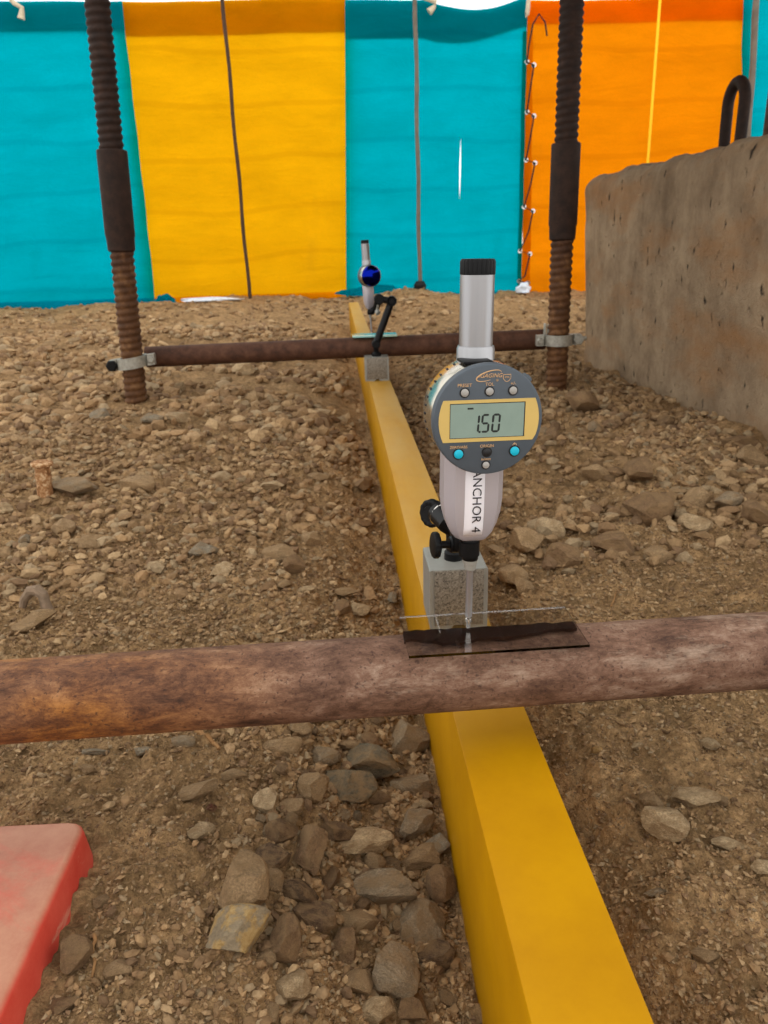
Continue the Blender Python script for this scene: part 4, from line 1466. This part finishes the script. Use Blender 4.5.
# (x, y, width, height in the photo, tone, tilt, label)
ROCKS = [
    (409, 743, 40, 40, 'grey', 0, 'round grey-brown boulder wedged between the near pipe and beam'),
    (372, 764, 48, 40, 'slate', 0, 'darkest slate stone below the near pipe'),
    (350, 790, 50, 42, 'slate', 0, 'greenish slate stone with a flat top in front of the darkest one'),
    (413, 786, 44, 30, 'grey', 0.3, 'grey slab leaning down towards the beam below the round boulder'),
    (313, 792, 30, 32, 'tan', 0, 'upright tan stone left of the greenish slate'),
    (292, 805, 25, 23, 'tan', 0, 'small oval tan stone left of the upright tan one'),
    (266, 803, 25, 26, 'pale', 0, 'pale tan stone, leftmost of the three small ones beside the slate'),
    (282, 748, 40, 28, 'tan', 0, 'half-buried tan lump just below the near pipe'),
    (302, 731, 24, 18, 'tan', 0, 'tan stone peeping out under the near pipe'),
    (325, 757, 28, 20, 'grey', 0, 'grey stone half under the dust left of the darkest slate'),
    (351, 747, 24, 13, 'tan', 0, 'small flat tan stone above the darkest slate'),
    (311, 854, 34, 66, 'brown', 0, 'tall triangular brown slab in the middle of the stones'),
    (366, 846, 54, 31, 'pale', 0, 'jagged pale tan stone in the middle of the heap'),
    (364, 871, 48, 18, 'dark', 0, 'flat dark brown stone under the jagged pale one'),
    (338, 834, 36, 28, 'dark', 0.2, 'dark layered stone left of the jagged pale one'),
    (417, 827, 34, 37, 'grey', 0, 'round pitted stone halfway along the beam side'),
    (441, 845, 24, 25, 'blue', 0, 'smooth bluish grey stone touching the beam'),
    (421, 862, 42, 24, 'tan', 0, 'flat tan stone with a ridge below the round pitted one'),
    (383, 891, 62, 41, 'grey', 0, 'largest grey stone of the heap beside the beam'),
    (423, 931, 46, 52, 'grey', 0.3, 'oval grey-brown stone below the largest one'),
    (445, 890, 30, 42, 'brown', 0, 'dull brown stone squeezed against the beam'),
    (395, 976, 46, 54, 'grey', 0, 'big smooth slanted stone near the bottom of the heap'),
    (359, 923, 40, 28, 'tan', 0, 'wedge-shaped tan stone left of the oval one'),
    (344, 899, 21, 19, 'brown', 0, 'small round brown stone left of the largest grey one'),
    (243, 888, 52, 62, 'tan', -0.3, 'big tan slab behind the ochre stone'),
    (240, 937, 62, 56, 'ochre', 0, 'grey stone with ochre yellow patch at the lower left of the heap'),
    (294, 985, 35, 36, 'pale', 0, 'blocky cube-shaped pale stone near the bottom edge'),
    (376, 1010, 38, 30, 'pale', 0, 'light wrinkled stone at the bottom edge of the photo'),
    (414, 1008, 32, 36, 'brown', 0.2, 'pointed brown stone at the bottom edge, nearest the beam'),
    (272, 1013, 14, 24, 'tan', 0, 'narrow upright stone at the bottom edge under the cube-shaped one'),
    (286, 939, 30, 50, 'brown', 0.1, 'half-buried brown slab right of the ochre stone'),
    (331, 882, 17, 38, 'brown', 0, 'narrow brown slab under the tall triangular one'),
    (423, 803, 19, 12, 'pale', 0, 'small pale chip on the grey leaning slab'),
    (345, 944, 26, 38, 'brown', -0.5, 'thin brown stone leaning below the wedge-shaped one'),
    (358, 985, 30, 28, 'tan', 0, 'tan stone left of the big smooth slanted one'),
    (327, 906, 22, 18, 'tan', -0.3, 'small stick-like tan stone below the narrow brown slab'),
    (118, 966, 27, 21, 'tan', 0, 'tan stone right of the twig by the red slab'),
    (75, 957, 32, 38, 'brown', 0.2, 'brown stone tucked against the side of the red slab'),
    (60, 1008, 34, 28, 'brown', 0, 'brown stone at the bottom edge beside the red slab'),
    (200, 833, 28, 21, 'pale', 0, 'pale tan stone lying alone above the big tan slab'),
    (198, 793, 40, 20, 'tan', -0.3, 'long tan stone between near pipe and pale lone stone'),
    (102, 900, 18, 15, 'tan', 0, 'small tan pebble beside the corner of the red slab'),
    (212, 811, 11, 10, 'red', 0, 'tiny dark red chip in the dirt'),
    (96, 749, 26, 9, 'blue', 0, 'flat bluish chip below the near pipe, left one of two'),
    (140, 750, 28, 10, 'blue', 0, 'flat bluish chip below the near pipe, right one of two'),
    (183, 741, 24, 14, 'grey', 0, 'grey stone under the near pipe above the short stick'),
    (88, 769, 15, 14, 'tan', 0, 'round tan pebble below the left bluish chip'),
    (234, 773, 26, 13, 'tan', 0, 'low tan stone right of the short stick'),
    (666, 827, 45, 36, 'pale', 0, 'round pale stone on the dark dirt right of the beam'),
    (649, 803, 22, 30, 'tan', 0.2, 'tan stone standing behind the round pale one'),
    (696, 799, 45, 25, 'pale', 0, 'pale wedge stone right of the beam beside a small pebble'),
    (722, 798, 15, 13, 'tan', 0, 'small tan pebble right of the pale wedge stone'),
    (731, 843, 37, 15, 'pale', 0, 'long pale splinter near the right edge below the pale wedge'),
    (656, 886, 25, 9, 'grey', 0, 'flat grey chip below the round pale stone'),
    (762, 868, 22, 16, 'pale', 0, 'pale stone cut by the right edge of the photo'),
    (706, 955, 27, 21, 'tan', 0, 'dusty tan stone in the lower right corner'),
    (597, 748, 11, 9, 'ochre', 0, 'small yellowish pebble right of the beam under the near pipe'),
    (711, 748, 17, 14, 'pale', 0.2, 'small white stone under the right part of the near pipe'),
    (638, 743, 13, 8, 'pale', 0, 'tiny white chip under the right part of the near pipe'),
    (526, 545, 30, 36, 'tan', 0.3, 'tan stone right of the near magnetic base, front one of a pair'),
    (549, 533, 27, 25, 'pale', 0, 'round pale stone right of the near magnetic base, rear one of a pair'),
    (513, 579, 26, 34, 'tan', -0.5, 'flat tan stone leaning beside the near magnetic base'),
    (526, 587, 21, 18, 'tan', 0, 'small cubic tan stone beside the leaning flat one'),
    (562, 561, 38, 30, 'brown', 0, 'buried brown stone right of the tan pair'),
    (613, 549, 42, 26, 'brown', 0, 'angular brown stone in the middle of the right slope'),
    (658, 558, 26, 19, 'tan', 0, 'tan stone right of the angular brown one'),
    (649, 519, 44, 38, 'brown', 0, 'peaked brown stone in the middle of the right slope'),
    (696, 503, 34, 25, 'tan', 0, 'rounded tan stone below the heap of small gravel'),
    (729, 504, 32, 18, 'grey', 0, 'flat grey stone right of the rounded tan one'),
    (694, 536, 32, 19, 'pale', 0, 'pale stone below the rounded tan one'),
    (757, 532, 36, 22, 'brown', 0.4, 'slanted slab at the right edge of the photo'),
    (638, 478, 30, 35, 'brown', 0, 'brown stone left of the heap of small gravel'),
    (595, 478, 26, 22, 'tan', 0, 'tan stone right of the gauge display'),
    (740, 444, 46, 14, 'brown', 0, 'long flat stone against the foot of the concrete block'),
    (749, 458, 28, 22, 'tan', 0, 'tan stone under the long flat one by the block'),
    (586, 408, 15, 13, 'pale', 0, 'small pale stone below the right threaded post'),
    (578, 402, 26, 44, 'brown', 0.7, 'long brown stone leaning below the right threaded post'),
    (34, 624, 46, 21, 'tan', -0.3, 'long tan stone behind the near pipe on the left'),
    (64, 533, 23, 18, 'tan', 0, 'egg-shaped tan stone on the left'),
    (76, 491, 46, 21, 'grey', 0, 'broad grey stone right of the peg'),
    (203, 552, 28, 19, 'blue', 0, 'bluish grey stone left of the beam'),
    (222, 573, 25, 18, 'pale', 0, 'pale angular stone beside the bluish grey one'),
    (156, 568, 15, 13, 'pale', 0, 'small pale stone left of the bluish grey one'),
    (153, 428, 22, 11, 'blue', 0, 'flat bluish stone near the foot of the left threaded post'),
    (100, 417, 20, 13, 'blue', 0, 'pale bluish stone left of the left threaded post foot'),
    (222, 480, 24, 13, 'pale', 0, 'flat pale stone in the middle of the left gravel'),
    (138, 490, 36, 18, 'tan', 0, 'broad tan stone right of the broad grey one'),
    (91, 548, 22, 15, 'tan', 0, 'tan stone right of the egg-shaped one'),
    (30, 443, 22, 9, 'tan', 0.2, 'flat tan stone above the peg'),
    (6, 512, 16, 15, 'pale', 0, 'pale stone at the left edge of the photo'),
    (26, 541, 13, 17, 'blue', 0, 'small upright bluish stone near the left edge'),
    (311, 542, 20, 17, 'tan', 0, 'tan stone above the pair of rounded stones by the beam'),
    (279, 559, 32, 21, 'tan', 0, 'left stone of the rounded pair left of the beam'),
    (294, 569, 24, 19, 'brown', 0.5, 'right stone of the rounded pair left of the beam'),
    (284, 585, 16, 12, 'tan', 0, 'small tan stone below the rounded pair'),
    (306, 590, 19, 9, 'pale', 0, 'small flat pale stone below the rounded pair'),
    (347, 596, 26, 11, 'tan', 0, 'flat tan stone just behind the near pipe by the beam'),
    (362, 612, 21, 16, 'pale', 0, 'pale stone behind the near pipe close to the beam'),
    (343, 611, 18, 16, 'brown', 0, 'brown stone behind the near pipe left of the pale one'),
    (318, 477, 24, 9, 'tan', 0, 'flat tan stone far left of the gauge display'),
    (272, 486, 24, 11, 'pale', 0, 'flat pale stone left of the flat tan one'),
    (364, 489, 17, 16, 'brown', 0, 'round brown stone close to the beam left of the gauge'),
    (393, 599, 11, 18, 'blue', 0, 'grey stone standing against the beam behind the near pipe'),
    (362, 528, 18, 14, 'brown', 0, 'brown stone close to the beam left of the elbow knob'),
]
ROCK_XY = []


def build_rocks():
    for i, (x, y, w_, h_, tone, tilt, lab) in enumerate(ROCKS):
        p = on_z(x, y, 0.03)
        for _ in range(4):
            p = on_z(x, y, Hs(p[0], p[1]) + 0.004)
        depth = float((p - CAM) @ _f)
        ppm = FPX / depth
        al = math.asin(max(0.05, (CAM[2] - p[2]) / np.linalg.norm(p - CAM)))
        sx = w_ / ppm
        s = (h_ / ppm) / (0.62 * math.cos(al) + math.sin(al))
        s = min(s, sx * 1.5)
        sz = min(0.75 * s, 0.85 * sx)
        me = rock_mesh(100 + i, 4 if w_ * h_ > 900 else 3, 12 + i % 6, 0.03)
        o = link('rock', me, 'lichen_rock' if tone == 'ochre' and w_ > 30 else 'rock')
        r = random.Random(i)
        o.scale = (sx * 0.53, s * 0.58, sz * 0.55)
        o.rotation_euler = (r.uniform(-0.12, 0.12), tilt, r.uniform(-0.15, 0.15))
        gx, gy = p[0], p[1]
        # keep clear of beam and slab
        rx = sx * 0.5
        if gx < BX0 and gx + rx > BX0 - 0.001 and gy < 4.4:
            gx = BX0 - 0.001 - rx
        if gx > BX1 and gx - rx < BX1 + 0.001:
            gx = BX1 + 0.001 + rx
        o.location = (gx, gy, Hs(gx, gy) + sz * 0.40)
        c = srgb(*TONE[tone])
        k = r.uniform(1.02, 1.2)
        o.color = (c[0] * k, c[1] * k, c[2] * k, 1)
        tag(o, lab, 'stone', 'stones lying on the soil')
        ROCK_XY.append((gx, gy, max(sx, s) * 0.5))


build_rocks()


def free_spot(x, y, r):
    if BX0 - r * 0.9 < x < BX1 + r * 0.9 and y < 4.6:
        return False
    if x > 0.79 - r and 0.9 < y < 2.75:
        return False
    if x < -0.16 + r and y < 0.45 + r:
        return False
    return True


def scatter_rocks():
    """further stones, each an object; the meshes are shared between look-alikes"""
    variants = [rock_mesh(900 + k, 2, 9 + k % 4, 0.03) for k in range(14)]
    for v in variants:
        v.materials.append(M['rock'])
    zones = [
        (85, (-1.5, -0.02, 1.55, 3.4), (0.026, 0.066), 'dusty tan stone in the gravel field on the left', 'stones of the left gravel field', ('pale', 'pale', 'tan', 'pale')),
        (42, (0.20, 0.76, 0.85, 2.4), (0.020, 0.048), 'dusty brown stone on the slope below the concrete block', 'stones of the right slope', ('brown', 'tan', 'brown', 'grey')),
        (34, (0.50, 0.70, 1.16, 1.42), (0.010, 0.020), 'small pale gravel piece in the heap by the concrete block', 'gravel heap by the block', ('pale', 'tan', 'pale')),
        (44, (-0.07, 0.055, 0.34, 0.66), (0.010, 0.026), 'small stone filling the gap between the heap and the beam', 'small stones along the beam', ('grey', 'brown', 'tan', 'dark')),
    ]
    r = random.Random(5)
    for cnt, (xa, xb, ya, yb), (sa, sb), lab, grp, tones in zones:
        n = 0
        guard = 0
        while n < cnt and guard < 6000:
            guard += 1
            x, y = r.uniform(xa, xb), r.uniform(ya, yb)
            s = sa + (sb - sa) * r.random() ** 2.2
            if not free_spot(x, y, s * 0.6):
                continue
            if any((x - a) ** 2 + (y - b) ** 2 < (0.6 * (c + s * 0.5)) ** 2 for a, b, c in ROCK_XY):
                continue
            o = bpy.data.objects.new('rock', r.choice(variants))
            COL.objects.link(o)
            fl = r.uniform(0.45, 0.8)
            o.scale = (s * 0.5 * r.uniform(0.9, 1.3), s * 0.5 * r.uniform(0.7, 1.1), s * 0.5 * fl)
            o.rotation_euler = (r.uniform(-0.3, 0.3), r.uniform(-0.3, 0.3), r.uniform(0, 6.28))
            o.location = (x, y, Hs(x, y) + s * 0.5 * fl * 0.5)
            c = srgb(*TONE[r.choice(tones)])
            k = r.uniform(0.85, 1.15)
            o.color = (c[0] * k, c[1] * k, c[2] * k, 1)
            tag(o, lab, 'stone', grp)
            ROCK_XY.append((x, y, s * 0.5))
            n += 1


scatter_rocks()


def build_gravel():
    """countless pebbles and crumbs: one mesh of small angular solids"""
    ph = (1 + 5 ** 0.5) / 2
    V = np.array([(-1, ph, 0), (1, ph, 0), (-1, -ph, 0), (1, -ph, 0), (0, -1, ph), (0, 1, ph), (0, -1, -ph), (0, 1, -ph), (ph, 0, -1), (ph, 0, 1), (-ph, 0, -1), (-ph, 0, 1)], float)
    V /= np.linalg.norm(V[0])
    F = np.array([(0, 11, 5), (0, 5, 1), (0, 1, 7), (0, 7, 10), (0, 10, 11), (1, 5, 9), (5, 11, 4), (11, 10, 2), (10, 7, 6), (7, 1, 8), (3, 9, 4), (3, 4, 2), (3, 2, 6), (3, 6, 8), (3, 8, 9), (4, 9, 5), (2, 4, 11), (6, 2, 10), (8, 6, 7), (9, 8, 1)], np.int32)
    xs, ys_, ss, ks = [], [], [], []

    def zone(n, xa, xb, ya, yb, sa, sb, power=2.5, clump=0.0, seed=1, tint=1.0):
        x = RNG.uniform(xa, xb, n)
        y = RNG.uniform(ya, yb, n)
        s = sa + (sb - sa) * RNG.random(n) ** power
        if clump:
            keep = fbm(x * 6, y * 6, 200 + seed, 3) > RNG.uniform(-0.5, 0.25, n) * clump
            x, y, s = x[keep], y[keep], s[keep]
        xs.append(x)
        ys_.append(y)
        ss.append(s)
        ks.append(np.full(len(x), tint))
    zone(24000, -0.42, 0.08, 0.26, 1.0, 0.0014, 0.0085, 2.8, 0.8, 1)
    zone(17000, 0.11, 0.55, 0.26, 0.95, 0.0014, 0.0060, 3.2, 0.9, 2)
    zone(15000, -0.9, 0.08, 0.85, 1.8, 0.003, 0.020, 2.4, 1, 3, 1.08)
    zone(9000, 0.11, 0.85, 0.85, 2.2, 0.003, 0.024, 2.2, 1, 4, 0.98)
    zone(12000, -2.1, 0.05, 1.5, 3.9, 0.008, 0.042, 1.7, 0.5, 5, 1.18)
    zone(3500, 0.11, 0.85, 1.6, 3.2, 0.006, 0.022, 2.0, 0.8, 6)
    zone(9000, -3.6, 3.4, 3.2, 6.4, 0.010, 0.045, 2.2, 0.7, 7, 1.15)
    zone(700, 0.48, 0.74, 1.12, 1.46, 0.006, 0.015, 1.2, 0, 8, 1.2)
    zone(900, -0.06, 0.06, 0.3, 0.8, 0.003, 0.010, 1.5, 0, 9)
    x = np.concatenate(xs)
    y = np.concatenate(ys_)
    s = np.concatenate(ss)
    kk = np.concatenate(ks)
    ok = ~((x > BX0 - s) & (x < BX1 + s) & (y < 4.6)) & ~((x > 0.78) & (y > 0.9) & (y < 2.75)) & ~((x < -0.165 + s) & (y < 0.445 + s))
    x, y, s, kk = x[ok], y[ok], s[ok], kk[ok]
    def solids(V, F, x, y, s):
        n, m_ = len(x), len(V)
        q = RNG.normal(size=(n, 4))
        q /= np.linalg.norm(q, axis=1)[:, None]
        a, b, c, d = q.T
        R = np.stack([np.stack([1 - 2 * (c * c + d * d), 2 * (b * c - a * d), 2 * (b * d + a * c)], -1),
                      np.stack([2 * (b * c + a * d), 1 - 2 * (b * b + d * d), 2 * (c * d - a * b)], -1),
                      np.stack([2 * (b * d - a * c), 2 * (c * d + a * b), 1 - 2 * (b * b + c * c)], -1)], 1)
        P = V[None] * RNG.uniform(0.72, 1.18, (n, m_, 1)) * np.stack([RNG.uniform(0.8, 1.35, n), RNG.uniform(0.6, 1.0, n), RNG.uniform(0.4, 0.8, n)], -1)[:, None, :]
        P = np.einsum('nij,nkj->nki', R, P)
        P[:, :, 2] *= 0.75
        P *= (s * 0.62)[:, None, None]
        P[:, :, 0] += x[:, None]
        P[:, :, 1] += y[:, None]
        P[:, :, 2] += (H(x, y) + s * 0.16)[:, None]
        return P.reshape(-1, 3), (F[None] + (np.arange(n) * m_)[:, None, None]).reshape(-1, 3)
    n = len(x)
    co, fi = solids(V, F, x, y, s)
    # crumbs of soil, eight faces each
    V8 = np.array([(1, 0, 0), (-1, 0, 0), (0, 1, 0), (0, -1, 0), (0, 0, 1), (0, 0, -1)], float)
    F8 = np.array([(0, 2, 4), (2, 1, 4), (1, 3, 4), (3, 0, 4), (2, 0, 5), (1, 2, 5), (3, 1, 5), (0, 3, 5)], np.int32)
    nc = 52000
    yc = 0.27 + 0.85 * RNG.random(nc) ** 1.4
    xc = 0.07 + RNG.uniform(-1, 1, nc) * (0.12 + 0.62 * yc)
    sc_ = (0.0016 + 0.0038 * RNG.random(nc) ** 2.2) * (0.7 + 0.6 * yc)
    okc = ~((xc > BX0 - 0.003) & (xc < BX1 + 0.003)) & ~((xc < -0.168) & (yc < 0.447)) & ~(xc > 0.78)
    xc, yc, sc_ = xc[okc], yc[okc], sc_[okc]
    co8, fi8 = solids(V8, F8, xc, yc, sc_)
    fi = np.concatenate([fi, fi8 + len(co)]).astype(np.int32)
    co = np.concatenate([co, co8]).astype(np.float32)
    me = bpy.data.meshes.new('gravel')
    me.vertices.add(len(co))
    me.vertices.foreach_set('co', co.ravel())
    me.loops.add(fi.size)
    me.loops.foreach_set('vertex_index', fi.ravel())
    me.polygons.add(len(fi))
    me.polygons.foreach_set('loop_start', np.arange(0, fi.size, 3, dtype=np.int32))
    me.update(calc_edges=True)
    pal = np.array([srgb(*k)[:3] for k in ((146, 118, 84), (138, 110, 78), (124, 98, 70), (140, 120, 92), (158, 132, 98), (128, 102, 72), (146, 120, 88), (112, 88, 64))])
    cc = pal[RNG.integers(0, len(pal), n)] * RNG.uniform(0.9, 1.3, (n, 1)) * kk[:, None]
    c8 = pal[RNG.integers(0, len(pal), len(xc))] * RNG.uniform(0.88, 1.28, (len(xc), 1))
    cc = np.concatenate([np.repeat(cc, 12, 0), np.repeat(c8, 6, 0)])
    cc = np.concatenate([cc, np.ones((len(cc), 1))], 1).reshape(-1).astype(np.float32)
    me.shade_flat()
    at = me.attributes.new('tone', 'FLOAT_COLOR', 'POINT')
    at.data.foreach_set('color', cc)
    g = link('gravel', me, 'gravel')
    tag(g, 'loose fine gravel and soil crumbs strewn over the ground', 'gravel', None, 'stuff')


build_gravel()
